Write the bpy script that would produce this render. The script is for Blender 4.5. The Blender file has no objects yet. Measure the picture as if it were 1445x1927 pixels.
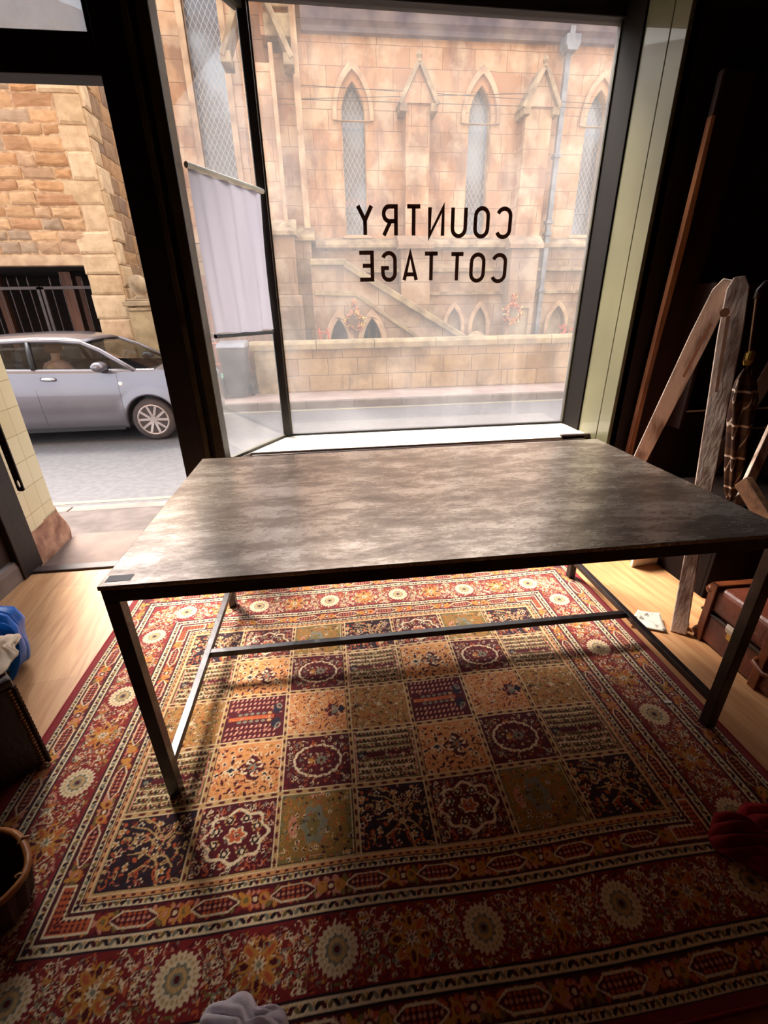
import bpy, bmesh, math, random
import numpy as np
from mathutils import Vector, Matrix
from mathutils.geometry import tessellate_polygon
SC = bpy.context.scene
COL = SC.collection
PI = math.pi
# ------------------------------------------------------------------ camera, sky, exposure
FPX, CXP, CYP, CAMZ = 837.0, 722.5, 963.5, 1.40
_dn = np.array([34., 1842., FPX]); _dn /= np.linalg.norm(_dn)
_vy = np.array([-112., -378., FPX]); _vy -= _dn * (_vy @ _dn); _vy /= np.linalg.norm(_vy)
_up = -_dn; _vx = np.cross(_vy, _up)
RM = np.array([_vx, _vy, _up])
cam_d = bpy.data.cameras.new('camera'); cam = bpy.data.objects.new('camera', cam_d); COL.objects.link(cam)
cam_d.sensor_fit = 'HORIZONTAL'; cam_d.sensor_width = 36.0; cam_d.lens = FPX / 1445 * 36.0
cam_d.clip_start = 0.02; cam_d.clip_end = 300
cam.matrix_world = Matrix(((RM[0, 0], -RM[0, 1], -RM[0, 2], 0), (RM[1, 0], -RM[1, 1], -RM[1, 2], 0),
                           (RM[2, 0], -RM[2, 1], -RM[2, 2], CAMZ), (0, 0, 0, 1)))
SC.camera = cam
SC.view_settings.view_transform = 'Standard'; SC.view_settings.look = 'None'
SC.view_settings.exposure = 0.05; SC.view_settings.gamma = 1.0
SC.view_settings.use_curve_mapping = False
SKY = 3.2
W = bpy.data.worlds.new('overcast_sky'); SC.world = W; W.use_nodes = True
wn = W.node_tree.nodes; wl = W.node_tree.links
bg = wn['Background']
tc = wn.new('ShaderNodeTexCoord'); nz = wn.new('ShaderNodeTexNoise'); nz.inputs['Scale'].default_value = 1.6; nz.inputs['Detail'].default_value = 4
cr = wn.new('ShaderNodeValToRGB'); cr.color_ramp.elements[0].position = .35; cr.color_ramp.elements[0].color = (.74, .84, 1, 1)
cr.color_ramp.elements[1].position = .6; cr.color_ramp.elements[1].color = (1, .97, .93, 1)
wl.new(tc.outputs['Generated'], nz.inputs['Vector']); wl.new(nz.outputs['Fac'], cr.inputs['Fac']); 
# brighter haze around the veiled sun
SUNV = Vector((-.42, .57, .84)).normalized()
dp_ = wn.new('ShaderNodeVectorMath'); dp_.operation = 'DOT_PRODUCT'; dp_.inputs[1].default_value = SUNV; wl.new(tc.outputs['Generated'], dp_.inputs[0])
mx0 = wn.new('ShaderNodeMath'); mx0.operation = 'MAXIMUM'; mx0.inputs[1].default_value = 0; wl.new(dp_.outputs['Value'], mx0.inputs[0])
pw0 = wn.new('ShaderNodeMath'); pw0.operation = 'POWER'; pw0.inputs[1].default_value = 8; wl.new(mx0.outputs[0], pw0.inputs[0])
ma0 = wn.new('ShaderNodeMath'); ma0.operation = 'MULTIPLY_ADD'; ma0.inputs[1].default_value = 2.6; ma0.inputs[2].default_value = 1.0; wl.new(pw0.outputs[0], ma0.inputs[0])
vs0 = wn.new('ShaderNodeVectorMath'); vs0.operation = 'SCALE'; wl.new(cr.outputs['Color'], vs0.inputs[0]); wl.new(ma0.outputs[0], vs0.inputs['Scale'])
wl.new(vs0.outputs['Vector'], bg.inputs['Color'])
bg.inputs['Strength'].default_value = SKY
def lamp(name, kind, loc, energy, color=(1, 1, 1), **kw):
    d = bpy.data.lights.new(name, kind); o = bpy.data.objects.new(name, d); COL.objects.link(o)
    o.location = loc; d.energy = energy; d.color = color
    for k, v in kw.items(): setattr(d, k, v)
    return o
# hazy sun behind cloud, high over the street from the left
sun = lamp('sun', 'SUN', (0, 0, 20), 15., (1, .9, .78), angle=math.radians(22))
sun.rotation_euler = SUNV.to_track_quat('Z', 'Y').to_euler()
# added red fill deep in the room, unseen, lifts the dark tones
lamp('warm_fill', 'AREA', (.6, -1.7, 2.85), 1.4, (1, .24, .12), size=.5)

# ------------------------------------------------------------------ helpers
def at(u, v, y):
    d = RM @ np.array([u - CXP, v - CYP, FPX]); t = y / d[1]
    return d[0] * t, CAMZ + d[2] * t
def rgb(r, g, b):
    f = lambda c: (c / 255) / 12.92 if c <= 10 else ((c / 255 + .055) / 1.055) ** 2.4
    return (f(r), f(g), f(b))
def newmat(name):
    m = bpy.data.materials.new(name); m.use_nodes = True
    nt = m.node_tree; return m, nt, nt.nodes['Principled BSDF']
def N(nt, t, **kw):
    n = nt.nodes.new(t)
    for k, v in kw.items():
        if k in n.inputs: n.inputs[k].default_value = v
        else: setattr(n, k, v)
    return n
def mat(name, col, rough=.6, metal=0., col2=None, nscale=8., bump=0., bscale=40., spec=.5, stretch=(1, 1, 1), detail=5., lo=.35, hi=.65, attr=None, coat=0., rvar=0.):
    m, nt, b = newmat(name); L = nt.links
    b.inputs['Base Color'].default_value = (*col, 1); b.inputs['Roughness'].default_value = rough
    b.inputs['Metallic'].default_value = metal; b.inputs['Specular IOR Level'].default_value = spec
    b.inputs['Coat Weight'].default_value = coat
    t = N(nt, 'ShaderNodeTexCoord'); mp = N(nt, 'ShaderNodeMapping'); mp.inputs['Scale'].default_value = stretch
    L.new(t.outputs['Object'], mp.inputs['Vector'])
    n1 = N(nt, 'ShaderNodeTexNoise', Scale=nscale, Detail=detail); L.new(mp.outputs[0], n1.inputs['Vector'])
    r = N(nt, 'ShaderNodeValToRGB'); r.color_ramp.elements[0].position = lo; r.color_ramp.elements[1].position = hi
    c2 = col2 or tuple(c * .75 for c in col)
    r.color_ramp.elements[0].color = (*c2, 1); r.color_ramp.elements[1].color = (*col, 1)
    L.new(n1.outputs['Fac'], r.inputs['Fac'])
    out = r.outputs['Color']
    if attr:
        a = N(nt, 'ShaderNodeAttribute', attribute_name=attr)
        mx = N(nt, 'ShaderNodeMixRGB', blend_type='MULTIPLY'); mx.inputs[0].default_value = 1
        L.new(a.outputs['Color'], mx.inputs[1]); L.new(out, mx.inputs[2]); out = mx.outputs[0]
    L.new(out, b.inputs['Base Color'])
    if rvar:
        mr = N(nt, 'ShaderNodeMapRange'); mr.inputs['To Min'].default_value = rough - rvar; mr.inputs['To Max'].default_value = rough + rvar
        L.new(n1.outputs['Fac'], mr.inputs['Value']); L.new(mr.outputs[0], b.inputs['Roughness'])
    if bump:
        n2 = N(nt, 'ShaderNodeTexNoise', Scale=bscale, Detail=4.); L.new(mp.outputs[0], n2.inputs['Vector'])
        bp = N(nt, 'ShaderNodeBump', Strength=bump, Distance=.01); L.new(n2.outputs['Fac'], bp.inputs['Height']); L.new(bp.outputs[0], b.inputs['Normal'])
    return m
def ashlar(name, c1, c2, mortar, bw, bh, stain, ms=.006, bumpd=.02, stainamt=.6, axis='XZ', off=.5, light=None):
    """coursed stone: brick texture on the wall's own coordinates with blotches and run-off stains"""
    m, nt, b = newmat(name); L = nt.links; b.inputs['Roughness'].default_value = .85; b.inputs['Specular IOR Level'].default_value = .2
    t = N(nt, 'ShaderNodeTexCoord'); s = N(nt, 'ShaderNodeSeparateXYZ'); c = N(nt, 'ShaderNodeCombineXYZ')
    L.new(t.outputs['Object'], s.inputs[0])
    if axis == 'XZ':
        ad = N(nt, 'ShaderNodeMath', operation='ADD'); L.new(s.outputs[0], ad.inputs[0]); L.new(s.outputs[1], ad.inputs[1])
        L.new(ad.outputs[0], c.inputs[0]); L.new(s.outputs[2], c.inputs[1])
    else: L.new(s.outputs[0], c.inputs[0]); L.new(s.outputs[1], c.inputs[1])
    wn_ = N(nt, 'ShaderNodeTexNoise', Scale=3., Detail=3.); L.new(t.outputs['Object'], wn_.inputs['Vector'])
    wm = N(nt, 'ShaderNodeMixRGB', blend_type='LINEAR_LIGHT'); wm.inputs[0].default_value = .012
    L.new(c.outputs[0], wm.inputs[1]); L.new(wn_.outputs['Color'], wm.inputs[2])
    br = N(nt, 'ShaderNodeTexBrick'); br.inputs['Scale'].default_value = 1.; br.inputs['Brick Width'].default_value = bw
    br.inputs['Row Height'].default_value = bh; br.inputs['Mortar Size'].default_value = ms; br.inputs['Mortar Smooth'].default_value = .4
    br.inputs['Bias'].default_value = -.1; br.offset = off; br.squash = 1.35; br.squash_frequency = 3
    br.inputs['Color1'].default_value = (*c1, 1); br.inputs['Color2'].default_value = (*c2, 1); br.inputs['Mortar'].default_value = (*mortar, 1)
    L.new(wm.outputs[0], br.inputs['Vector'])
    mp = N(nt, 'ShaderNodeMapping'); mp.inputs['Scale'].default_value = (1, 1, .45); L.new(t.outputs['Object'], mp.inputs['Vector'])
    n1 = N(nt, 'ShaderNodeTexNoise', Scale=1.7, Detail=7., Roughness=.62); L.new(mp.outputs[0], n1.inputs['Vector'])
    r = N(nt, 'ShaderNodeValToRGB'); r.color_ramp.elements[0].position = .46; r.color_ramp.elements[1].position = .6
    r.color_ramp.elements[0].color = (0, 0, 0, 1); r.color_ramp.elements[1].color = (stainamt,) * 3 + (1,)
    L.new(n1.outputs['Fac'], r.inputs['Fac'])
    mx = N(nt, 'ShaderNodeMixRGB'); L.new(r.outputs['Color'], mx.inputs[0]); L.new(br.outputs['Color'], mx.inputs[1]); mx.inputs[2].default_value = (*stain, 1)
    n3 = N(nt, 'ShaderNodeTexNoise', Scale=1.6, Detail=6.); L.new(t.outputs['Object'], n3.inputs['Vector'])
    r3 = N(nt, 'ShaderNodeValToRGB'); r3.color_ramp.elements[0].position = .48; r3.color_ramp.elements[1].position = .62
    r3.color_ramp.elements[0].color = (0, 0, 0, 1); r3.color_ramp.elements[1].color = (.5, .5, .5, 1); L.new(n3.outputs['Fac'], r3.inputs['Fac'])
    mx2 = N(nt, 'ShaderNodeMixRGB'); L.new(r3.outputs['Color'], mx2.inputs[0]); L.new(mx.outputs[0], mx2.inputs[1])
    mx2.inputs[2].default_value = (*(light or tuple(min(1, q * 1.35) for q in c1)), 1)
    mx3 = N(nt, 'ShaderNodeMixRGB'); L.new(br.outputs['Fac'], mx3.inputs[0]); L.new(mx2.outputs[0], mx3.inputs[1]); mx3.inputs[2].default_value = (*mortar, 1)
    L.new(mx3.outputs[0], b.inputs['Base Color'])
    n2 = N(nt, 'ShaderNodeTexNoise', Scale=9., Detail=6.); L.new(t.outputs['Object'], n2.inputs['Vector'])
    sb = N(nt, 'ShaderNodeMath', operation='SUBTRACT'); L.new(n2.outputs['Fac'], sb.inputs[0]); L.new(br.outputs['Fac'], sb.inputs[1])
    bp = N(nt, 'ShaderNodeBump', Strength=.7, Distance=bumpd); L.new(sb.outputs[0], bp.inputs['Height']); L.new(bp.outputs[0], b.inputs['Normal'])
    return m

class MB:
    """collects shapes; build() links them as one mesh object"""
    def __init__(s): s.v = []; s.f = []
    def add(s, vs, fs):
        o = len(s.v); s.v += [tuple(p) for p in vs]; s.f += [tuple(i + o for i in f) for f in fs]; return s
    def box(s, x0, x1, y0, y1, z0, z1):
        return s.add([(x, y, z) for x in (x0, x1) for y in (y0, y1) for z in (z0, z1)],
                     [(0, 1, 3, 2), (4, 6, 7, 5), (0, 4, 5, 1), (2, 3, 7, 6), (0, 2, 6, 4), (1, 5, 7, 3)])
    def bar(s, a, b, w, h, upv=(0, 0, 1)):
        a, b = Vector(a), Vector(b); d = (b - a).normalized(); u = Vector(upv)
        if abs(d.dot(u)) > .99: u = Vector((0, 1, 0))
        sd = d.cross(u).normalized(); u = sd.cross(d)
        vs = [p + sd * i * w / 2 + u * j * h / 2 for p in (a, b) for i, j in ((-1, -1), (1, -1), (1, 1), (-1, 1))]
        return s.add(vs, [(0, 1, 2, 3), (7, 6, 5, 4), (0, 4, 5, 1), (1, 5, 6, 2), (2, 6, 7, 3), (3, 7, 4, 0)])
    def tube(s, pts, r, n=8, closed=False, cap=True):
        pts = [Vector(p) for p in pts]; m = len(pts); rs = r if isinstance(r, (list, tuple)) else [r] * m
        o = len(s.v); prev = None
        for i, p in enumerate(pts):
            a = pts[(i - 1) % m] if (closed or i) else p; c = pts[(i + 1) % m] if (closed or i < m - 1) else p
            d = (c - a).normalized()
            if prev is None:
                u = d.cross(Vector((0, 0, 1)))
                if u.length < .01: u = d.cross(Vector((1, 0, 0)))
                u.normalize()
            else:
                u = (prev - d * prev.dot(d)).normalized()
            prev = u; w = d.cross(u)
            for k in range(n):
                q = 2 * PI * k / n; s.v.append(tuple(p + (u * math.cos(q) + w * math.sin(q)) * rs[i]))
        for i in range(m if closed else m - 1):
            for k in range(n):
                a, b2 = o + i * n, o + ((i + 1) % m) * n; s.f.append((a + k, a + (k + 1) % n, b2 + (k + 1) % n, b2 + k))
        if cap and not closed: s.f.append(tuple(o + k for k in range(n))[::-1]); s.f.append(tuple(o + (m - 1) * n + k for k in range(n)))
        return s
    def lathe(s, prof, c=(0, 0, 0), n=24, axis='z'):
        o = len(s.v)
        for r, h in prof:
            for k in range(n):
                q = 2 * PI * k / n; a, b2 = r * math.cos(q), r * math.sin(q)
                p = (a, b2, h) if axis == 'z' else ((a, h, b2) if axis == 'y' else (h, a, b2))
                s.v.append((p[0] + c[0], p[1] + c[1], p[2] + c[2]))
        for i in range(len(prof) - 1):
            for k in range(n): a, b2 = o + i * n, o + (i + 1) * n; s.f.append((a + k, a + (k + 1) % n, b2 + (k + 1) % n, b2 + k))
        s.f.append(tuple(o + k for k in range(n))[::-1]); s.f.append(tuple(o + (len(prof) - 1) * n + k for k in range(n)))
        return s
    def prism(s, loops, d0, d1, fn):
        """extrude a 2D outline (holes = further loops) between depths; fn(a,b,d)->xyz"""
        if isinstance(loops[0][0], (int, float)): loops = [loops]
        flat = [p for l in loops for p in l]; n = len(flat)
        tris = tessellate_polygon([[Vector((p[0], p[1], 0)) for p in l] for l in loops])
        vs = [fn(p[0], p[1], d0) for p in flat] + [fn(p[0], p[1], d1) for p in flat]
        fs = [tuple(t) for t in tris] + [tuple(i + n for i in t)[::-1] for t in tris]; o = 0
        for l in loops:
            m = len(l)
            for i in range(m): fs.append((o + i, o + (i + 1) % m, o + (i + 1) % m + n, o + i + n))
            o += m
        return s.add(vs, fs)
    def grid(s, nu, nv, fn, thick=0):
        o = len(s.v)
        for i in range(nu + 1):
            for j in range(nv + 1): s.v.append(tuple(fn(i / nu, j / nv)))
        for i in range(nu):
            for j in range(nv):
                a = o + i * (nv + 1) + j; s.f.append((a, a + 1, a + nv + 2, a + nv + 1))
        return s
    def build(s, name, m, parent=None, smooth=False, bevel=0, loc=None, bseg=2, subsurf=0, solid=0, fixn=True, autosm=True):
        me = bpy.data.meshes.new(name); me.from_pydata([Vector(v) for v in s.v], [], s.f); me.update()
        if fixn:
            bm = bmesh.new(); bm.from_mesh(me); bmesh.ops.recalc_face_normals(bm, faces=bm.faces); bm.to_mesh(me); bm.free()
        if m: me.materials.append(m)
        o = bpy.data.objects.new(name, me); COL.objects.link(o)
        if parent: o.parent = parent
        if loc: o.location = loc
        if solid: q = o.modifiers.new('solidify', 'SOLIDIFY'); q.thickness = solid; q.offset = 0
        if bevel:
            q = o.modifiers.new('bevel', 'BEVEL'); q.width = bevel; q.segments = bseg; q.limit_method = 'ANGLE'; q.angle_limit = math.radians(35)
        if subsurf: q = o.modifiers.new('sub', 'SUBSURF'); q.levels = q.render_levels = subsurf
        if smooth or subsurf:
            for p in me.polygons: p.use_smooth = True
        return o
XZ = lambda a, b, d: (a, d, b)
YZ = lambda a, b, d: (d, a, b)
XY = lambda a, b, d: (a, b, d)
def tag(o, label=None, cat=None, group=None, kind=None):
    if label: o['label'] = label
    if cat: o['category'] = cat
    if group: o['group'] = group
    if kind: o['kind'] = kind
    return o
def thing(name, label, cat, loc=(0, 0, 0), rz=0, group=None, kind=None):
    o = bpy.data.objects.new(name, None); COL.objects.link(o); o.location = loc; o.rotation_euler = (0, 0, rz); o.empty_display_size = .1
    return tag(o, label, cat, group, kind)
def struct(name, mb, m, **kw): return tag(mb.build(name, m, **kw), kind='structure')
def gothic(cx, hw, z0, zs, za, n=8, grow=0):
    """pointed arch outline (counter clockwise from bottom left)"""
    hw += grow; za += grow * 1.6; H = za - zs; R = (hw * hw + H * H) / (2 * hw); pts = [(cx - hw, z0), (cx + hw, z0)]
    aa = math.atan2(H, R - hw) if R > hw else PI / 2
    for i in range(n + 1):
        q = aa * i / n; pts.append((cx + hw - R + R * math.cos(q), zs + R * math.sin(q)))
    for i in range(n - 1, -1, -1):
        q = aa * i / n; pts.append((cx - hw + R - R * math.cos(q), zs + R * math.sin(q)))
    return pts
def ellipse(cx, cy, rx, ry, n=24): return [(cx + rx * math.cos(2 * PI * i / n), cy + ry * math.sin(2 * PI * i / n)) for i in range(n)]
rnd = random.Random(7)

# ------------------------------------------------------------------ materials
M = {}
M['dark_wall'] = mat('dark brown paint', rgb(40, 22, 18), .6, col2=rgb(30, 15, 13), nscale=3, bump=.15)
M['ceil'] = mat('dark ceiling', rgb(45, 30, 26), .9)
M['black_frame'] = mat('black brown paint', rgb(28, 17, 14), .5, col2=rgb(19, 11, 9), nscale=9, bump=.2, bscale=25)
M['green'] = mat('sage green gloss', rgb(112, 108, 80), .4, col2=rgb(102, 98, 72), nscale=2.5, bump=.06, bscale=6, coat=.3)
M['green_dark'] = mat('old green frame paint', rgb(66, 60, 36), .45, col2=rgb(42, 33, 20), nscale=10, bump=.3, bscale=30, lo=.3, hi=.6)
M['sill'] = mat('white sill paint', rgb(236, 226, 212), .55, col2=rgb(214, 198, 178), nscale=6, stretch=(.4, 3, 1))
M['dark_wood'] = mat('dark stained wood', rgb(62, 34, 22), .45, col2=rgb(34, 18, 13), nscale=5, stretch=(1, 1, .15), bump=.2)
M['road'] = mat('asphalt', rgb(96, 92, 93), .85, col2=rgb(85, 81, 83), nscale=14, bump=.5, bscale=160, detail=10)
M['pave'] = mat('tarmac pavement', rgb(90, 78, 73), .9, col2=rgb(70, 58, 54), nscale=6, bump=.6, bscale=90, detail=9)
M['lobby'] = mat('worn concrete step', rgb(104, 80, 68), .75, col2=rgb(84, 62, 54), nscale=5, bump=.3, bscale=30)
M['kerb'] = mat('kerb stone', rgb(118, 102, 92), .8, col2=rgb(98, 82, 74), nscale=4, bump=.4, bscale=40)
M['yellow'] = mat('worn yellow line paint', rgb(170, 150, 96), .8, col2=rgb(130, 118, 92), nscale=30)
M['stone_up'] = ashlar('orange sandstone ashlar', rgb(200, 160, 124), rgb(178, 132, 98), rgb(146, 114, 88), .72, .36, rgb(120, 94, 80), light=rgb(226, 206, 176))
M['stone_low'] = ashlar('weathered grey sandstone', rgb(176, 148, 122), rgb(150, 124, 102), rgb(120, 100, 84), .95, .5, rgb(122, 104, 92), light=rgb(206, 188, 162))
M['stone_trim'] = mat('dressed sandstone', rgb(206, 176, 142), .85, col2=rgb(164, 132, 106), nscale=3, bump=.4, bscale=20)
M['stone_mould'] = mat('weathered moulding', rgb(176, 156, 124), .85, col2=rgb(128, 106, 84), nscale=4, bump=.5, bscale=18)
M['stone_cop'] = mat('mossy coping stone', rgb(178, 158, 122), .9, col2=rgb(134, 116, 88), nscale=3.4, bump=.4, bscale=16)
M['stone_wall'] = ashlar('boundary wall stone', rgb(178, 150, 112), rgb(150, 120, 88), rgb(112, 90, 70), .62, .34, rgb(124, 104, 80), bumpd=.03, light=rgb(206, 178, 138))
M['slate'] = ashlar('grey slate roof', rgb(178, 178, 192), rgb(156, 158, 176), rgb(120, 118, 130), .3, .2, rgb(150, 150, 165), stainamt=.3)
M['mortar'] = mat('lime mortar', rgb(206, 176, 140), .95, col2=rgb(160, 126, 98), nscale=9, bump=.5)
M['rubble'] = mat('rubble sandstone', (1, 1, 1), .9, col2=(.78, .74, .7), nscale=7, bump=.8, bscale=22, attr='stone')
M['iron'] = mat('dark gate iron', rgb(66, 50, 46), .5, col2=rgb(44, 34, 32), nscale=12)
M['void'] = mat('shade-dark passage wall', rgb(44, 30, 26), .95)  # near-black colour stands in for the shade inside the openings
M['pipe'] = mat('grey lead downpipe', rgb(142, 146, 152), .5, col2=rgb(112, 114, 122), nscale=5)
M['white'] = mat('white window paint', rgb(232, 224, 212), .5)
M['lightpanel'] = mat('pale infill panel', rgb(196, 184, 160), .8, col2=rgb(176, 160, 136), nscale=3)
M['brown_gate'] = mat('faded brown boards', rgb(140, 98, 80), .8, col2=rgb(112, 76, 62), nscale=4, stretch=(4, 1, .3))
# ------------------------------------------------------------------ room shell
FL, FR_, YF, ZC = -1.87, 2.75, 2.53, 3.0
def floor_mat():
    m, nt, b = newmat('oak laminate'); L = nt.links
    b.inputs['Roughness'].default_value = .42; b.inputs['Specular IOR Level'].default_value = .4
    t = N(nt, 'ShaderNodeTexCoord'); mp = N(nt, 'ShaderNodeMapping'); mp.inputs['Rotation'].default_value = (0, 0, PI / 2 - .12)
    L.new(t.outputs['Object'], mp.inputs['Vector'])
    br = N(nt, 'ShaderNodeTexBrick'); br.offset = .37; br.inputs['Scale'].default_value = 1; br.inputs['Brick Width'].default_value = 1.25
    br.inputs['Row Height'].default_value = .19; br.inputs['Mortar Size'].default_value = .0015; br.inputs['Mortar Smooth'].default_value = .2
    br.inputs['Color1'].default_value = (.84, .84, .84, 1); br.inputs['Color2'].default_value = (1, 1, 1, 1); br.inputs['Mortar'].default_value = (.72, .72, .72, 1)
    L.new(mp.outputs[0], br.inputs['Vector'])
    m2 = N(nt, 'ShaderNodeMapping'); m2.inputs['Scale'].default_value = (1.3, 14, 1); L.new(mp.outputs[0], m2.inputs['Vector'])
    n1 = N(nt, 'ShaderNodeTexNoise', Scale=2.2, Detail=8., Distortion=.9); L.new(m2.outputs[0], n1.inputs['Vector'])
    r = N(nt, 'ShaderNodeValToRGB'); r.color_ramp.elements[0].position = .3; r.color_ramp.elements[1].position = .72
    r.color_ramp.elements[0].color = (*rgb(190, 130, 84), 1); r.color_ramp.elements[1].color = (*rgb(220, 168, 118), 1)
    L.new(n1.outputs['Fac'], r.inputs['Fac'])
    mx = N(nt, 'ShaderNodeMixRGB', blend_type='MULTIPLY'); mx.inputs[0].default_value = 1
    L.new(r.outputs['Color'], mx.inputs[1]); L.new(br.outputs['Color'], mx.inputs[2]); L.new(mx.outputs[0], b.inputs['Base Color'])
    bp = N(nt, 'ShaderNodeBump', Strength=.12, Distance=.004); L.new(n1.outputs['Fac'], bp.inputs['Height']); L.new(bp.outputs[0], b.inputs['Normal'])
    return m
struct('floor', MB().box(FL - .1, FR_ + .1, -2.6, YF + .02, -.12, 0), floor_mat())
struct('ceiling', MB().box(FL - .1, FR_ + .1, -2.6, 3.3, ZC, ZC + .12), M['ceil'])
struct('wall_left', MB().box(FL - .12, FL, -2.6, 2.5, 0, ZC), M['dark_wall'])
struct('wall_right', MB().box(FR_, FR_ + .12, -2.6, 2.7, 0, ZC), M['dark_wall'])
struct('wall_back', MB().box(FL - .1, FR_ + .1, -2.72, -2.6, 0, ZC), M['dark_wall'])
# front wall: right of the display window, and over the doorway
w = MB().box(1.72, FR_ + .1, YF, 2.66, -.12, ZC).box(FL - .1, -.6, YF, 2.62, 2.62, ZC)
struct('wall_front', w, M['dark_wall'])
b = MB().prism([(FL, 0), (FL + .028, 0), (FL + .028, .09), (FL + .018, .12), (FL + .01, .125), (FL, .13)], -2.55, 2.44, lambda a, b_, d: (a, d, b_))
struct('baseboard_left', b, mat('grey skirting paint', rgb(136, 124, 118), .45, col2=rgb(104, 92, 88), nscale=5))
# doorway frame
DL = -1.83
fr = MB().box(DL - .06, DL, 2.44, 2.62, 0, 2.62).box(-.83, -.70, 2.47, 2.62, 0, 2.9).box(DL, -.83, 2.5, 2.60, 2.285, 2.42).box(DL, -.83, 2.5, 2.60, 2.58, 2.64)
fr.box(-.865, -.83, 2.52, 2.60, 2.40, 2.6)
struct('door_1', fr, M['black_frame'], bevel=.006)
struct('trim_1', MB().box(-.70, -.676, 2.45, 2.60, .0, 2.9), M['green_dark'], bevel=.003)
struct('trim_2', MB().box(-.676, -.652, 2.49, 2.60, .0, 2.9), M['black_frame'], bevel=.003)
struct('trim_3', MB().box(-.652, -.60, 2.47, 2.60, .0, 2.9), M['green_dark'], bevel=.006)
struct('trim_4', MB().box(DL - .05, -.6, 2.505, 2.575, -.1, .014), mat('worn threshold wood', rgb(80, 52, 44), .5, col2=rgb(46, 30, 28), nscale=8), bevel=.006)
# display window alcove
SZ = .615; YP = 3.10
struct('trim_5', MB().prism([(-.60, 2.56), (-.5, 2.72), (1.66, 2.72), (1.70, 2.76), (1.70, 3.10), (-.30, 3.10)], SZ - .02, SZ, XY), M['sill'])
struct('trim_6', MB().box(-.5, 1.66, 2.70, 2.725, SZ - .055, SZ - .012).box(1.50, 1.72, 2.72, 2.75, SZ - .02, SZ + .012), M['dark_wood'], bevel=.004)
struct('wall_under_window', MB().prism([(-.6, 2.5), (-.5, 2.715), (1.72, 2.715), (1.72, 2.6), (1.72, 2.76), (-.48, 2.76), (-.62, 2.56)], 0, SZ - .05, XY), M['dark_wood'])
# green boarded cheek on the right of the alcove
ck = MB()
ck.box(1.70, 1.76, 2.53, 2.651, -.1, 2.95).box(1.70, 1.76, 2.657, 2.87, -.1, 2.95).box(1.706, 1.76, 2.651, 2.657, -.1, 2.95)
struct('trim_7', ck, M['green'], bevel=.003)
struct('trim_8', MB().box(1.69, 1.78, 2.87, 3.08, SZ, 2.95), mat('dark umber paint', rgb(20, 13, 9), .7, spec=.15), bevel=.004)
# glass
def glass_mat(name, tint=(1, 1, 1), veil=.07, dirt=.05):
    m, nt, b = newmat(name); nt.nodes.remove(b); L = nt.links; out = nt.nodes['Material Output']
    tr = N(nt, 'ShaderNodeBsdfTransparent'); tr.inputs[0].default_value = (*tint, 1)
    gl = N(nt, 'ShaderNodeBsdfGlossy'); gl.inputs['Roughness'].default_value = .02
    tl = N(nt, 'ShaderNodeBsdfTranslucent'); tl.inputs[0].default_value = (.9, .9, .92, 1)
    lw = N(nt, 'ShaderNodeLayerWeight'); lw.inputs['Blend'].default_value = .5
    pw_ = N(nt, 'ShaderNodeMath', operation='POWER'); pw_.inputs[1].default_value = 5; L_ = nt.links; L_.new(lw.outputs['Facing'], pw_.inputs[0])
    fz = N(nt, 'ShaderNodeMath', operation='MULTIPLY_ADD'); L_.new(pw_.outputs[0], fz.inputs[0]); fz.inputs[1].default_value = .5; fz.inputs[2].default_value = .03
    m1 = N(nt, 'ShaderNodeMixShader'); m2 = N(nt, 'ShaderNodeMixShader')
    t = N(nt, 'ShaderNodeTexCoord'); n1 = N(nt, 'ShaderNodeTexNoise', Scale=3., Detail=5.); L.new(t.outputs['Object'], n1.inputs['Vector'])
    mr = N(nt, 'ShaderNodeMapRange'); mr.inputs['To Min'].default_value = veil; mr.inputs['To Max'].default_value = veil + dirt; mr.inputs['From Min'].default_value = .4; mr.inputs['From Max'].default_value = .7
    L.new(n1.outputs['Fac'], mr.inputs['Value'])
    L.new(mr.outputs[0], m1.inputs[0]); L.new(tr.outputs[0], m1.inputs[1]); L.new(tl.outputs[0], m1.inputs[2])
    L.new(fz.outputs[0], m2.inputs[0]); L.new(m1.outputs[0], m2.inputs[1]); L.new(gl.outputs[0], m2.inputs[2]); L.new(m2.outputs[0], out.inputs['Surface'])
    return m
GL = glass_mat('shop window glass', veil=.035, dirt=.03)
HD = 2.80
struct('window_3', MB().box(DL, -.865, 2.545, 2.551, 2.42, 2.58), glass_mat('ribbed transom glass', tint=(.8, .9, 1), veil=.35, dirt=.5))
w1 = thing('window_1', None, None, (0, 0, 0), kind='structure')
f = MB().box(-.335, -.285, 3.07, 3.13, SZ - .02, 2.95).box(1.695, 1.75, 3.06, 3.14, SZ - .02, 2.95)
f.prism([(-.335, 2.815), (1.75, 2.79), (1.75, 2.97), (-.335, 2.97)], 3.05, 3.14, XZ)
f.box(-.3, 1.7, 3.085, 3.13, SZ - .02, SZ + .014)
f.build('window_frame', M['black_frame'], w1, bevel=.006)
MB().box(-.282, -.272, 3.075, 3.09, SZ, 2.82).box(1.682, 1.696, 3.075, 3.09, SZ, 2.80).build('glazing_bead', M['green_dark'], w1)
MB().prism([(-.29, SZ), (1.70, SZ), (1.70, 2.80), (-.29, 2.83)], 3.098, 3.104, XZ).build('pane', GL, w1)
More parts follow.
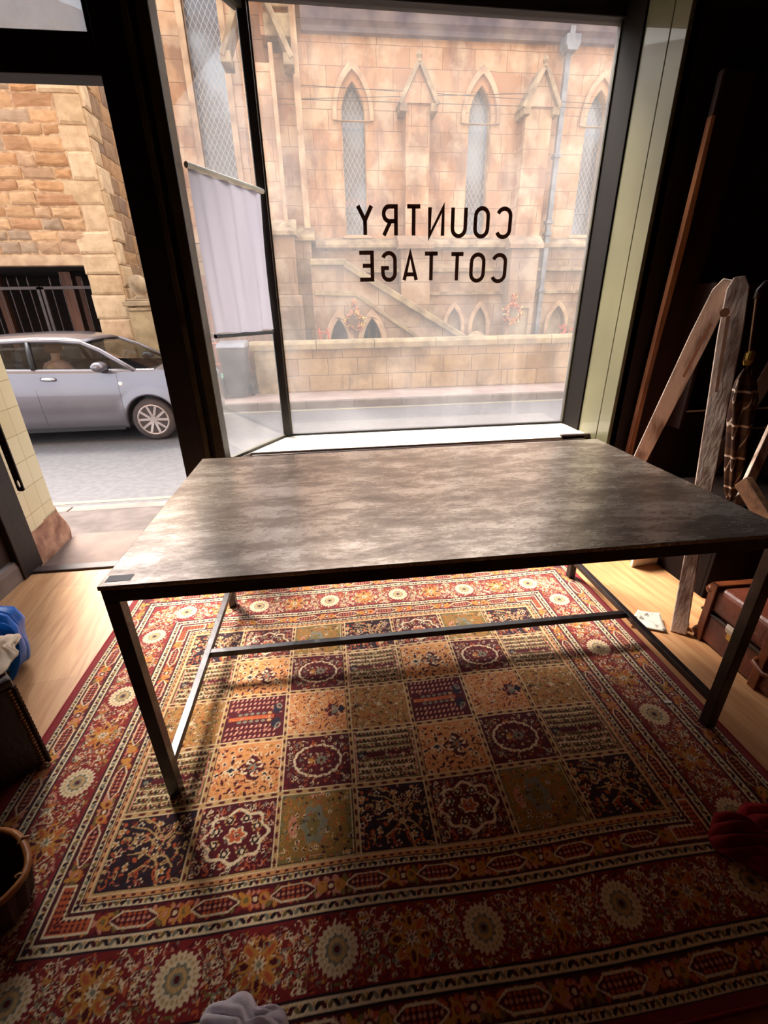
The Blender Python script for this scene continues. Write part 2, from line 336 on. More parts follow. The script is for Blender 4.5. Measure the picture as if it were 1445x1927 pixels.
# side pane from the door post out to the street mullion
A_, B_ = Vector((-.60, 2.60, 0)), Vector((-.325, 3.08, 0)); dA = (B_ - A_)
w2 = thing('window_2', None, None, kind='structure')
MB().bar(A_ + Vector((0, 0, SZ - .01)), B_ + Vector((0, 0, SZ - .01)), .03, .05).bar(A_ + Vector((0, 0, 2.86)), B_ + Vector((0, 0, 2.86)), .05, .2).build('window_frame', M['green_dark'], w2)
MB().bar(A_ + Vector((0, 0, (SZ + 2.85) / 2)), B_ + Vector((0, 0, (SZ + 2.85) / 2)), .006, 2.85 - SZ - .02).build('pane', glass_mat('side pane glass', veil=.025, dirt=.03), w2)
# alcove soffit, stall risers; shop facade, unseen height raised to shade the street
struct('trim_15', MB().box(-.7, 1.8, 2.5, 3.3, 2.97, 3.0), M['ceil'])
fac = MB().box(-.4, 12, 3.06, 3.3, 2.95, 11).box(1.75, 12, 2.95, 3.2, -.3, 2.95).box(-12, -.4, 3.02, 3.3, 2.97, 11)
fac.box(-.36, 1.8, 3.08, 3.2, -.2, SZ - .02)
fac.prism([(-.62, 2.6), (-.60, 2.62), (-.34, 3.08), (-.34, 3.12), (-.5, 2.95)], -.1, SZ - .03, XY)
struct('wall_outside', fac, M['stone_low'])
struct('trim_16', MB().box(-1.95, -.35, 2.6, 3.1, 2.97, 3.02), M['black_frame'])
# tiled cheek of the porch
def tile_mat():
    m, nt, b = newmat('cream glazed tile'); L = nt.links; b.inputs['Roughness'].default_value = .25
    t = N(nt, 'ShaderNodeTexCoord'); s = N(nt, 'ShaderNodeSeparateXYZ'); c = N(nt, 'ShaderNodeCombineXYZ')
    ad = N(nt, 'ShaderNodeMath', operation='SUBTRACT'); L.new(t.outputs['Object'], s.inputs[0]); L.new(s.outputs[1], ad.inputs[0]); L.new(s.outputs[0], ad.inputs[1])
    L.new(ad.outputs[0], c.inputs[0]); L.new(s.outputs[2], c.inputs[1])
    br = N(nt, 'ShaderNodeTexBrick'); br.offset = 0; br.inputs['Scale'].default_value = 1; br.inputs['Brick Width'].default_value = .152; br.inputs['Row Height'].default_value = .152
    br.inputs['Mortar Size'].default_value = .0022; br.inputs['Color1'].default_value = (*rgb(222, 210, 172), 1); br.inputs['Color2'].default_value = (*rgb(214, 200, 158), 1)
    br.inputs['Mortar'].default_value = (*rgb(176, 160, 116), 1); L.new(c.outputs[0], br.inputs['Vector']); L.new(br.outputs['Color'], b.inputs['Base Color'])
    bp = N(nt, 'ShaderNodeBump', Strength=.4, Distance=.003, invert=True); L.new(br.outputs['Fac'], bp.inputs['Height']); L.new(bp.outputs[0], b.inputs['Normal'])
    return m
tw = MB()
tw.prism([(-1.845, 2.6), (-1.875, 2.96), (-1.885, 2.985), (-1.91, 3.0), (-2.4, 3.0), (-2.4, 2.6)], .2, 2.8, XY)
struct('trim_14', tw, tile_mat(), bevel=.012)
tb = MB()
def basefn(u, v):
    prof = [(-1.845, 2.6), (-1.855, 2.72), (-1.865, 2.85), (-1.872, 2.97), (-1.90, 3.03), (-2.0, 3.04), (-2.4, 3.04)]
    k = u * (len(prof) - 1); i = min(int(k), len(prof) - 2); q = k - i
    x = prof[i][0] * (1 - q) + prof[i + 1][0] * q; y = prof[i][1] * (1 - q) + prof[i + 1][1] * q
    bul = .02 * math.sin(PI * min(1, v * 1.1)) + .006 * math.sin(9 * v + 13 * u)
    return (x + bul * (1 if u < .7 else 0), y + bul * (1 if u > .4 else 0), -.2 + .42 * v)
tb.grid(24, 10, basefn)
struct('trim_9', tb, mat('worn brown stone', rgb(186, 142, 112), .8, col2=rgb(134, 92, 74), nscale=12, bump=.6, bscale=40), smooth=True)
# hanging iron bar in the doorway
px, pz = at(40, 922, 2.46)
bar = thing('door_bar', 'black iron bar with a slotted end hanging in the open doorway', 'door bar', (px, 2.46, pz))
H_ = 2.29 - pz
MB().prism([[(-.017, 0), (-.012, -.006), (.012, -.006), (.017, 0), (.017, H_), (-.017, H_)], [(x, y) for x, y in ellipse(0, .036, .0075, .022, 12)]], -.004, .004, XZ).build('bar', M['black_frame'], bar)
MB().box(-.03, .03, -.012, .03, H_ - .02, H_ + .01).build('hanger_bracket', M['black_frame'], bar)

# ------------------------------------------------------------------ outdoors ground
struct('ground_road', MB().box(-25, 25, 3.85, 8.76, -.5, -.3), M['road'])
struct('ground_pavement_near', MB().prism([(2.55, -.02), (3.06, -.05), (3.78, -.13), (3.78, -.5), (2.55, -.5)], -25, 25, YZ), M['pave'])
struct('trim_10', MB().box(DL - .02, -.34, 2.575, 3.05, -.2, -.006), M['lobby'], bevel=.004)
k = MB()
for i in range(-9, 10): k.box(i * .92 - .455, i * .92 + .455, 3.77 , 3.89, -.4, -.125)
struct('trim_11', k, M['kerb'], bevel=.01)
k = MB()
for i in range(-12, 14): k.box(i * .92 - .456, i * .92 + .456, 8.70, 8.84, -.4, -.17)
struct('trim_12', k, M['kerb'], bevel=.015)
struct('trim_13', MB().box(-25, 25, 4.39, 4.45, -.31, -.297).box(-25, 25, 8.52, 8.58, -.31, -.297), M['yellow'])
struct('ground_pavement_far', MB().box(-25, 25, 8.84, 9.95, -.5, -.175), mat('pink paving', rgb(172, 148, 136), .85, col2=rgb(148, 124, 114), nscale=2.5, bump=.4, bscale=60))
struct('trim_17', MB().box(-25, 25, 9.95, 20, -.5, -.2), M['pave'])
# ------------------------------------------------------------------ church across the street
CY0 = 12.5
ch = thing('church', 'orange sandstone church with narrow pointed leaded windows across the street', 'church', (0, CY0, 0))
def cb(mb, name, m, **kw):
    """build in world coordinates, parented to the church"""
    mb.v = [(x, y - CY0, z) for x, y, z in mb.v]; return mb.build(name, m, ch, **kw)
lan = []
for (l, r, vb) in ((652, 690, 440), (868, 905, 440), (1066, 1105, 442)):
    xl, zb = at(l, vb, CY0 + .2); xr, _ = at(r, vb, CY0 + .2); lan.append(((xl + xr) / 2, .25))
LZ0, LZA, LZS = 3.03, 5.92, 5.32
lan.append((lan[2][0] + 2.78, .25))
BWX, BWH = (at(390, 320, 12.5)[0] + at(443, 320, 12.5)[0]) / 2, .34
holes = [gothic(cx, hw + .02, LZ0, LZS, LZA - .03)[::-1] for cx, hw in lan]
bwin = gothic(BWX, BWH, 3.6, 7.4, 8.3)[::-1]
outer = [(-3.8, 2.9), (16, 2.9), (16, 6.72), (-.1, 6.72), (-.1, 8.6), (-3.8, 8.6)]
cb(MB().prism([outer] + holes + [bwin], 12.5, 12.95, XZ), 'wall', M['stone_up'])
glm, nt, bb = newmat('leaded church glass'); L = nt.links
bb.inputs['Roughness'].default_value = .18; bb.inputs['Specular IOR Level'].default_value = 1
t = N(nt, 'ShaderNodeTexCoord'); s = N(nt, 'ShaderNodeSeparateXYZ'); L.new(t.outputs['Object'], s.inputs[0])
def tri(sign):
    a = N(nt, 'ShaderNodeMath', operation='MULTIPLY'); a.inputs[1].default_value = 1.75 * sign; L.new(s.outputs[0], a.inputs[0])
    c = N(nt, 'ShaderNodeMath', operation='ADD'); L.new(a.outputs[0], c.inputs[0]); L.new(s.outputs[2], c.inputs[1])
    d = N(nt, 'ShaderNodeMath', operation='PINGPONG'); d.inputs[1].default_value = .095; L.new(c.outputs[0], d.inputs[0])
    e = N(nt, 'ShaderNodeMath', operation='LESS_THAN'); e.inputs[1].default_value = .011; L.new(d.outputs[0], e.inputs[0]); return e
e1, e2 = tri(1), tri(-1); mxx = N(nt, 'ShaderNodeMath', operation='MAXIMUM'); L.new(e1.outputs[0], mxx.inputs[0]); L.new(e2.outputs[0], mxx.inputs[1])
n1 = N(nt, 'ShaderNodeTexNoise', Scale=1.1, Detail=2.); L.new(t.outputs['Object'], n1.inputs['Vector'])
r = N(nt, 'ShaderNodeValToRGB'); r.color_ramp.elements[0].position = .42; r.color_ramp.elements[1].position = .62
r.color_ramp.elements[0].color = (*rgb(84, 88, 100), 1); r.color_ramp.elements[1].color = (*rgb(136, 156, 176), 1); L.new(n1.outputs['Fac'], r.inputs['Fac'])
mm = N(nt, 'ShaderNodeMixRGB'); L.new(mxx.outputs[0], mm.inputs[0]); L.new(r.outputs['Color'], mm.inputs[1]); mm.inputs[2].default_value = (*rgb(164, 168, 174), 1)
L.new(mm.outputs[0], bb.inputs['Base Color'])
n2 = N(nt, 'ShaderNodeTexNoise', Scale=7.); L.new(t.outputs['Object'], n2.inputs['Vector'])
bp = N(nt, 'ShaderNodeBump', Strength=.25, Distance=.02); L.new(n2.outputs['Fac'], bp.inputs['Height']); L.new(bp.outputs[0], bb.inputs['Normal'])
for cx, hw in lan:
    g = cb(MB().box(cx - hw - .02, cx + hw + .02, 12.74, 12.78, LZ0 - .02, LZA), 'window', glm)
    q = MB().prism([gothic(cx, hw + .02, LZ0, LZS, LZA, grow=.015), gothic(cx, hw, LZ0 + .03, LZS, LZA - .04)[::-1]], 12.52, 12.76, XZ)
    q.v = [(x, y - CY0, z) for x, y, z in q.v]; q.build('window_reveal', M['stone_trim'], g)
    q = MB().box(cx - hw, cx + hw, 12.72, 12.74, 3.53, 3.56)
    q.v = [(x, y - CY0, z) for x, y, z in q.v]; q.build('glazing_bar', M['pipe'], g)
    q = MB().prism([gothic(cx, hw + .2, LZS - .12, LZS, LZA + .3), gothic(cx, hw + .11, LZS - .13, LZS, LZA + .14)[::-1]], 12.42, 12.52, XZ)
    q.v = [(x, y - CY0, z) for x, y, z in q.v]; q.build('hood_mould', M['stone_trim'], g, bevel=.01)
    q = MB().box(cx - hw - .1, cx + hw + .1, 12.4, 12.55, LZ0 - .06, LZ0); q.v = [(x, y - CY0, z) for x, y, z in q.v]; q.build('window_sill', M['stone_trim'], g, bevel=.01)
g = cb(MB().box(BWX - BWH - .02, BWX + BWH + .02, 12.72, 12.76, 3.58, 8.4), 'window', glm)
q = MB().prism([gothic(BWX, BWH + .13, 3.55, 7.4, 8.5), gothic(BWX, BWH, 3.6, 7.4, 8.3)[::-1]], 12.46, 12.6, XZ); q.v = [(x, y - CY0, z) for x, y, z in q.v]
q.build('window_reveal', M['stone_trim'], g, bevel=.01)
# plinth with blind arches
ar = []
for (l, r_, tv) in ((836, 866, 580), (884, 913, 578), (1024, 1058, 577), (1084, 1118, 577)):
    xl = at(l, 630, 12.4)[0]; xr = at(r_, 630, 12.4)[0]; ar.append(((xl + xr) / 2, (xr - xl) / 2 * .9))
xn0, xn1 = at(957, 630, 12.4)[0], at(990, 630, 12.4)[0]
hol = [gothic(cx, hw, -.1, .95, 1.42)[::-1] for cx, hw in ar] + [[(xn0, .0), (xn0, 1.4), (xn1, 1.4), (xn1, .0)]]
cb(MB().prism([[(-3.8, -.3), (16, -.3), (16, 2.86), (-3.8, 2.86)]] + hol, 12.38, 12.9, XZ), 'plinth', M['stone_low'])
cb(MB().box(ar[0][0] - .5, ar[3][0] + .6, 12.55, 12.6, -.2, 1.5), 'blind_panel', M['lightpanel'])
for cx, hw in ar:
    cb(MB().prism([gothic(cx, hw + .1, -.1, .95, 1.56), gothic(cx, hw, -.12, .95, 1.42)[::-1]], 12.3, 12.44, XZ), 'arch_mould', M['stone_trim'], bevel=.012)
st = MB()
st.prism([(12.2, 2.76), (12.2, 2.82), (12.3, 2.92), (12.52, 2.99), (12.52, 2.7), (12.3, 2.72)], -.1, 16, YZ)
st.prism([(12.28, 2.24), (12.28, 2.30), (12.4, 2.34), (12.4, 2.22)], -.1, 16, YZ)
st.prism([(12.33, 1.72), (12.33, 1.78), (12.4, 1.8), (12.4, 1.7)], -.1, 16, YZ)
cb(st, 'string_course', M['stone_mould'])
# eaves: corbel, cornice, gutter and roof
e = MB().prism([(12.2, 6.72), (12.1, 6.84), (12.1, 6.92), (12.3, 6.98), (12.6, 6.98), (12.6, 6.6), (12.36, 6.6), (12.3, 6.66)], -.1, 16, YZ)
cb(e, 'cornice', mat('soot stained cornice', rgb(166, 158, 160), .8, col2=rgb(116, 112, 128), nscale=1.6, bump=.3))
cb(MB().prism([(12.05, 6.98), (12.05, 7.1), (12.25, 7.1), (12.25, 6.98)], -.1, 16, YZ), 'gutter', M['stone_trim'], bevel=.02)
cb(MB().prism([(12.15, 7.06), (15.2, 8.35), (15.2, 8.2), (12.3, 6.98)], -.1, 16, YZ), 'roof', M['slate'])
# gabled buttresses
def coping(mb, a, c, y0, y1, th=.1):
    a, c = Vector((a[0], 0, a[1])), Vector((c[0], 0, c[1])); d = (c - a).normalized(); n = Vector((-d.z, 0, d.x))
    if n.z < 0: n = -n
    p = [a, c, c + n * th, a + n * th]; mb.prism([(q.x, q.z) for q in p], y0, y1, XZ)
for (l, r_, gl, gr, ap) in ((763, 807, 753, 813, 792), (983, 1031, 963, 1019, 1028)):
    x0 = at(l, 277, 12.2)[0]; x1 = at(r_, 277, 12.2)[0]; xm = (x0 + x1) / 2; gw = .36
    bq = MB().box(x0, x1, 12.15, 12.55, 2.9, 5.45).prism([(xm - gw + .02, 5.42), (xm + gw - .02, 5.42), (xm, 6.0)], 12.1, 12.55, XZ)
    p = cb(bq, 'buttress', M['stone_up'])
    u0_, u1_ = at(gl + 2, 455, 11.95)[0], at(gr - 2, 455, 11.95)[0]; lp = [[(u0_, -.3), (u1_, -.3), (u1_, 2.72), (u0_, 2.72)]]
    if ap == 1028: n0_, n1_ = at(958, 620, 11.95)[0], at(991, 620, 11.95)[0]; lp.append([(n0_, -.1), (n0_, 1.38), (n1_, 1.38), (n1_, -.1)]); cb(MB().box(n0_ - .02, n1_ + .02, 12.01, 12.05, -.2, 1.42), 'niche_panel', M['lightpanel'])
    bq = MB().prism(lp, 11.95, 12.40, XZ); bq.prism([(11.88, 2.7), (11.88, 2.78), (12.16, 3.0), (12.5, 3.0), (12.5, 2.7)], u0_ - .07, u1_ + .07, YZ)
    cb(bq, 'buttress_base', M['stone_low'])
    bq = MB(); coping(bq, (xm - gw - .02, 5.36), (xm, 6.02), 12.0, 12.56, .085); coping(bq, (xm + gw + .02, 5.36), (xm, 6.02), 12.0, 12.56, .085)
    bq.box(xm - gw - .05, xm - gw + .1, 12.02, 12.5, 5.26, 5.4).box(xm + gw - .1, xm + gw + .05, 12.02, 12.5, 5.26, 5.4)
    bq.lathe([(.03, 6.02), (.06, 6.08), (.035, 6.12), (.07, 6.18), (.04, 6.24), (.01, 6.27)], (xm, 12.08, 0), 10)
    cb(bq, 'gable_coping', M['stone_mould'], bevel=.012)
# stepped corner buttress and niche at the left
def pxr(u, v, y): return at(u, v, y)[0]
a0, a1 = pxr(484, 300, 11.9), pxr(528, 300, 11.9)
lb = MB().box(a0 - .12, a1, 11.9, 12.5, 3.0, 5.9)
cb(lb, 'corner_buttress', M['stone_up'])
q = MB().box(a1 - .05, a1 + .04, 11.86, 11.96, 3.1, 6.2); c0, c1 = pxr(541, 300, 12.2), pxr(563, 300, 12.2)
q.box(c1, c1 + .14, 12.1, 12.5, 3.0, 9.2)
cb(q, 'corner_shaft', M['stone_trim'], bevel=.02)
cb(MB().box(c0 - .2, c1, 12.3, 12.5, 3.0, 6.2).box(c0 - .3, c1 - .02, 12.0, 12.5, 6.35, 9.0), 'corner_pier', M['stone_up'])
q = MB()
for i in range(4): q.prism([(11.9, 6.3 + i * .42), (11.9, 6.62 + i * .42), (12.05, 6.72 + i * .42), (12.4, 6.72 + i * .42), (12.4, 6.3 + i * .42)], c0 - .22, c1 + .02, YZ)
cb(q, 'stepped_weathering', M['stone_mould'], bevel=.02)
q = MB(); xm = (a0 + a1) / 2 - .02; coping(q, (xm - .62, 5.9), (xm, 7.15), 11.7, 12.3, .1); coping(q, (xm + .62, 5.9), (xm, 7.15), 11.7, 12.3, .1)
q.box(xm - .7, xm - .5, 11.72, 12.2, 5.82, 6.0).box(xm + .5, xm + .7, 11.72, 12.2, 5.82, 6.0)
cb(q, 'gable_coping', M['stone_mould'], bevel=.015)
b0, b1, b2, b3 = pxr(487, 560, 11.7), pxr(570, 560, 11.7), pxr(571, 560, 11.95), pxr(599, 560, 11.95)
q = MB().box(b0 - .7, b1 - .08, 11.7, 12.4, 1.75, 2.95).box(b1 - .1, b3 - .08, 11.95, 12.4, 1.75, 2.9).box(b0 - .7, b1, 11.66, 12.4, -.3, 1.75).box(b1 - .1, b3, 11.9, 12.4, -.3, 1.75)
cb(q, 'corner_buttress_base', M['stone_low'], bevel=.03)
q = MB().prism([(11.6, 2.93), (11.6, 3.02), (11.92, 3.28), (12.4, 3.28), (12.4, 2.93)], b0 - .7, b1 - .02, YZ)
q.prism([(11.86, 2.86), (11.86, 2.94), (12.12, 3.16), (12.4, 3.16), (12.4, 2.86)], b1 - .1, b3 + .02, YZ)
cb(q, 'weathered_ledge', M['stone_mould'], bevel=.015)
# downpipe
xp = pxr(1045, 300, 12.3)
q = MB().box(xp - .055, xp + .055, 12.22, 12.33, -.2, 6.5)
for z in (1.75, 3.0, 3.25, 4.55): q.box(xp - .08, xp + .08, 12.19, 12.38, z, z + .07)
dp = cb(q, 'downpipe', M['pipe'], bevel=.006)
cb(MB().prism([(xp - .16, 6.62), (xp + .16, 6.62), (xp + .16, 6.46), (xp + .1, 6.36), (xp - .1, 6.36), (xp - .16, 6.46)], 12.06, 12.36, XZ).box(xp - .06, xp + .06, 12.15, 12.28, 6.6, 7.0), 'rainwater_hopper', M['pipe'], bevel=.01)
# iron bracing wires in front of the facade
q = MB()
for (u0, v0, u1, v1) in ((566, 160, 1160, 198), (566, 186, 1000, 176), (500, 185, 1150, 205)):
    xa, za = at(u0, v0, 12.14); xb, zb = at(u1, v1, 12.14); q.tube([(xa, 12.14, za), (xb, 12.14, zb)], .006, 5)
wr = thing('overhead_wire', 'thin dark wires strung across the church front above the leaded windows', 'wire'); q.build('strand', M['iron'], wr)

# ------------------------------------------------------------------ stair up to the church door
SY = 11.55
sw = thing('stone_staircase', 'sloping stone stair wall with two dark pointed openings below the church windows', 'staircase', (0, SY, 0))
def sb(mb, name, m, **kw): mb.v = [(x, y - SY, z) for x, y, z in mb.v]; return mb.build(name, m, sw, **kw)
P0, P1, P2 = at(592, 492, SY), at(650, 492, SY), at(890, 645, SY)
d1 = [(at(l, 630, SY)[0], at(r_, 630, SY)[0]) for l, r_ in ((622, 656), (683, 718))]; za = at(640, 600, SY)[1]
dh = [gothic((a + c) / 2, (c - a) / 2, -.25, za - .55, za)[::-1] for a, c in d1]
slope = (P2[1] - P1[1]) / (P2[0] - P1[0])
xe = P2[0]; 
sb(MB().prism([[(P0[0] - .1, -.3), (xe, -.3), (xe, P2[1] - .05), (P1[0], P1[1] - .05), (P0[0] - .1, P1[1] - .05)]] + dh, SY, SY + .35, XZ), 'wall', M['stone_low'])
for i, (a, c) in enumerate(d1):
    cx, hw = (a + c) / 2, (c - a) / 2
    sb(MB().prism([gothic(cx, hw + .13, -.2, za - .55, za + .2), gothic(cx, hw, -.22, za - .55, za)[::-1]], SY - .05, SY + .1, XZ), 'arch_mould', M['stone_trim'], bevel=.015)
q = MB().bar((P0[0] - .1, SY + .12, P0[1] - .02), (P1[0], SY + .12, P1[1] - .02), .5, .13)
q.prism([(P1[0] - .05, P1[1] + .04), (P1[0] - .05, P1[1] - .13), (xe, P2[1] - .1), (xe, P2[1] + .06)], SY - .13, SY + .4, XZ)
sb(q, 'coping', M['stone_cop'], bevel=.02)
Q1, Q2 = at(668, 548, SY - .06), at(800, 640, SY - .06); Q0 = at(592, 546, SY - .06)
q = MB().prism([(Q0[0], Q0[1]), (Q1[0], Q1[1]), (Q2[0], Q2[1]), (Q2[0], Q2[1] - .1), (Q1[0], Q1[1] - .1), (Q0[0], Q0[1] - .1)], SY - .05, SY + .02, XZ)
sb(q, 'string_band', M['stone_cop'], bevel=.012)
xq = at(898, 640, SY)[0]; zq = at(898, 625, SY)[1]
q = MB().box(xq - .17, xq + .17, SY - .1, SY + .3, -.3, zq - .17); q.lathe([(.29, zq - .17), (.29, zq - .12), (.15, zq - .04), (.14, zq + .0), (.01, zq + .02)], (xq, SY + .1, 0), 4)
sb(q, 'newel_pillar', M['stone_trim'])
q = MB()
for i in range(16):
    xs = P1[0] + (xe - P1[0]) * (i + .5) / 16; zt = P1[1] + slope * (xs - P1[0]) - .35; q.box(xs - .13, xs + .2, SY + .35, 12.38, -.3, zt)
q.box(P0[0] - .1, P1[0], SY + .35, 12.38, 1.2, P1[1] - .5)
sb(q, 'steps', M['stone_low'])
# undercroft behind the openings, its shade put in as dark colour
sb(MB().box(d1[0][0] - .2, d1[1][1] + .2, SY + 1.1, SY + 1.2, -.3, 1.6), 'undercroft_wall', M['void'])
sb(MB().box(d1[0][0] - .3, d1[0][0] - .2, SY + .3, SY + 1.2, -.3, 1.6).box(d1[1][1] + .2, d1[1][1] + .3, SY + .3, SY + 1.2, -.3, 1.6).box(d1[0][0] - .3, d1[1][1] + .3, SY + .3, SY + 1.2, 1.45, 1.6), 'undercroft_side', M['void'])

# ------------------------------------------------------------------ boundary wall
bw = thing('boundary_wall', 'low stone boundary wall with a flat coping along the far pavement', 'wall', (0, 9.85, -.18))
BX = at(486, 700, 9.85)[0]
mb = MB().box(BX, 22, 0, .34, -.1, .86); mb.build('wall', M['stone_wall'], bw)
mb = MB().box(BX - .05, BX + .42, -.03, .37, -.1, .86); mb.build('end_pier', M['stone_cop'], bw, bevel=.02)
x = BX - .12; mb = MB(); i = 0
while x < 22:
    ln = (1.35, 1.2, 1.3)[i % 3]; mb.prism([(-.07, .86), (-.07, .97), (-.02, 1.03), (.36, 1.03), (.41, .97), (.41, .86)], x + .004, x + ln - .004, YZ); x += ln; i += 1
mb.build('coping', M['stone_cop'], bw, bevel=.012)
# rough protruding stones on the lower course
mb = MB(); x = BX + .5
while x < 16:
    ln = rnd.uniform(.4, .85); mb.box(x, x + ln - .02, -.012 - rnd.uniform(0, .02), .1, .02, .34); x += ln
mb.build('lower_course', M['stone_wall'], bw, bevel=.015)

# ------------------------------------------------------------------ rubble building on the left
GX, GY = -3.76, 10.0
hb = thing('stone_building', 'rubble stone building with pale quoins and a gated cart entry, seen through the doorway', 'building', (GX, GY, 0))
def stones(rects, course, lmin, lmax, cols, depth=.045, gap=.03, seed=3, jit=.018):
    """individual stones: list of (x0,x1,z0,z1) rects filled in courses"""
    R_ = random.Random(seed); v = []; f = []; colr = []
    def stone(x0, x1, z0, z1, c, dep=None):
        d = (dep or depth) * R_.uniform(.6, 1.3); o = len(v); b = min(.04, (z1 - z0) * .2); ns = 3
        j = lambda: R_.uniform(-jit, jit)
        ring0 = [(x0 + j(), z0 + j()), ((x0 + x1) / 2, z0 + j()), (x1 + j(), z0 + j()), (x1 + j(), (z0 + z1) / 2), (x1 + j(), z1 + j()), ((x0 + x1) / 2, z1 + j()), (x0 + j(), z1 + j()), (x0 + j(), (z0 + z1) / 2)]
        cx, cz = (x0 + x1) / 2, (z0 + z1) / 2
        v.extend([(p[0], 0.02, p[1]) for p in ring0]); v.extend([(p[0], -d * .6, p[1]) for p in ring0])
        v.extend([(p[0] + (b if p[0] < cx - .01 else -b if p[0] > cx + .01 else 0), -d + R_.uniform(-.006, .006), p[1] + (b if p[1] < cz - .01 else -b if p[1] > cz + .01 else 0)) for p in ring0])
        v.append((cx, -d - .006, cz))
        for i in range(8):
            k = (i + 1) % 8; f.append((o + i, o + k, o + k + 8, o + i + 8)); f.append((o + 8 + i, o + 8 + k, o + k + 16, o + i + 16)); f.append((o + 16 + i, o + 16 + k, o + 24))
        colr.extend([c] * 25)
    for (x0, x1, z0, z1) in rects:
        z = z0
        while z < z1 - .03:
            h = min(course * R_.uniform(.8, 1.25), z1 - z)
            if z1 - z - h < course * .5: h = z1 - z
            x = x0 - R_.uniform(0, .2) if False else x0
            while x < x1 - .02:
                ln = R_.uniform(lmin, lmax)
                if x1 - x - ln < lmin * .7: ln = x1 - x
                c = R_.choice(cols); k = R_.uniform(.9, 1.1); stone(x + gap / 2, x + ln - gap / 2, z + gap / 2, z + h - gap / 2, tuple(q * k for q in c)); x += ln
            z += h
    return v, f, colr, stone
def stonemesh(name, data, parent, m, rot=None):
    v, f, c, _ = data
    if rot: v = [rot(p) for p in v]
    me = bpy.data.meshes.new(name); me.from_pydata(v, [], f); me.update()
    a = me.color_attributes.new('stone', 'FLOAT_COLOR', 'POINT'); a.data.foreach_set('color', np.array([(*q, 1) for q in c], dtype=np.float32).ravel())
    bm = bmesh.new(); bm.from_mesh(me); bmesh.ops.recalc_face_normals(bm, faces=bm.faces); bm.to_mesh(me); bm.free()
    me.materials.append(m); o = bpy.data.objects.new(name, me); COL.objects.link(o); o.parent = parent; return o
OR = [rgb(196, 156, 116), rgb(188, 144, 102), rgb(184, 150, 118), rgb(204, 166, 126), rgb(178, 136, 100), rgb(168, 144, 120)]
PALE = [rgb(212, 186, 152), rgb(206, 178, 144), rgb(198, 170, 134)]
BR_ = [rgb(166, 136, 106), rgb(150, 122, 96), rgb(178, 142, 104), rgb(142, 118, 100)]
OPL, OPR, LT = -5.2, -.56, 2.24       # opening, local x
d = stones([(-9, -.42, 2.42, 5.62), (-9, OPL, -.3, 2.42)], .20, .26, .58, OR, seed=11)
stonemesh('rubble_facing', d, hb, M['rubble'])
dq = stones([], .3, .3, .6, PALE, seed=5, jit=.006); z = 2.42; i = 0
while z < 5.5:
    h = .40 if i % 2 else .36; ln = .62 if i % 2 == 0 else .40
    dq[3](-ln, 0, z + .006, z + h - .006, PALE[i % 3], .05); z += h; i += 1
z = -.3; i = 0
for h in (.3, .45, .5, .38, .42, .34, .33):
    dq[3](-.60 + .02 * (i % 2), 0, z + .006, z + h - .006, (PALE[2], PALE[0], OR[0], PALE[1], PALE[0], PALE[2], PALE[1])[i], .05); z += h; i += 1
stonemesh('quoin', dq, hb, M['rubble'])
MB().box(-9, OPR, -.035, .2, LT, LT + .17).build('lintel', M['stone_trim'], hb, bevel=.012)
MB().box(-9, -.02, -.018, .3, LT + .1, 5.62).box(OPR, 0, .01, .3, -.3, LT + .2).box(-9, OPL, .01, .3, -.3, LT + .2).box(-.3, 0, .25, 7, -.3, 5.62).build('core_wall', M['mortar'], hb)
# side wall
ds = stones([(.0, 1.52, -.3, 5.62), (1.52, 2.2, -.3, 3.25), (1.52, 2.2, 5.35, 5.62), (2.2, 6, -.3, 5.62)], .27, .3, .6, BR_, seed=21, depth=.02, jit=.008)
z = .0; i = 0
stonemesh('side_facing', ds, hb, M['rubble'], rot=lambda p: (-p[1], p[0], p[2]))
dz = stones([], .3, .3, .5, PALE, seed=9, jit=.005); z = 1.5; i = 0
while z < 5.4:
    ln = .5 if i % 2 else .28; dz[3](0, ln, z + .006, z + .37, PALE[(i + 1) % 3], .045); z += .38; i += 1
stonemesh('side_quoin', dz, hb, M['rubble'], rot=lambda p: (-p[1], p[0], p[2]))
sw_ = MB().prism([[(1.5, 3.25), (2.24, 3.25), (2.24, 5.35), (1.5, 5.35)], [(1.58, 3.33), (1.58, 5.27), (2.16, 5.27), (2.16, 3.33)]], 0, .06, YZ)
for zz in (3.95, 4.3, 4.65): sw_.box(.01, .04, 1.56, 2.18, zz - .015, zz + .015)
sw_.box(.01, .05, 1.56, 2.18, 4.28, 4.34).box(.01, .035, 1.86, 1.88, 3.3, 5.3).box(-.02, .1, 1.46, 2.28, 3.18, 3.26)
wi = sw_.build('sash_window', M['white'], hb, bevel=.006)
MB().box(.0, .012, 1.56, 2.18, 3.3, 5.3).build('pane', mat('dark window glass', rgb(60, 60, 66), .08, spec=1), wi)
dd = MB().lathe([(.0, .0), (.1, .015), (.19, .05), (.2, .06), (.18, .06), (.1, .03), (.0, .02)], (0, 0, 0), 20, axis='x')
dsh = thing('satellite_dish', 'round pale satellite dish on the side wall of the rubble building', 'satellite dish', (GX + .12, GY + 1.5, 3.02))
dsh.rotation_euler = (0, 0, -.5)
dd.build('dish', mat('pale grey dish', rgb(206, 200, 200), .4), dsh, smooth=True); MB().tube([(-.14, 0, -.08), (.0, 0, 0), (.22, 0, -.04)], .012, 6).build('arm', M['iron'], dsh)
MB().prism([(-.18, 5.6), (-.18, 5.72), (3.4, 6.9), (7, 6.9), (7, 5.6)], -9, .12, YZ).build('roof', M['slate'], hb)
MB().box(-9, .1, -.26, -.14, 5.62, 5.74).build('gutter', M['pipe'], hb, bevel=.02)
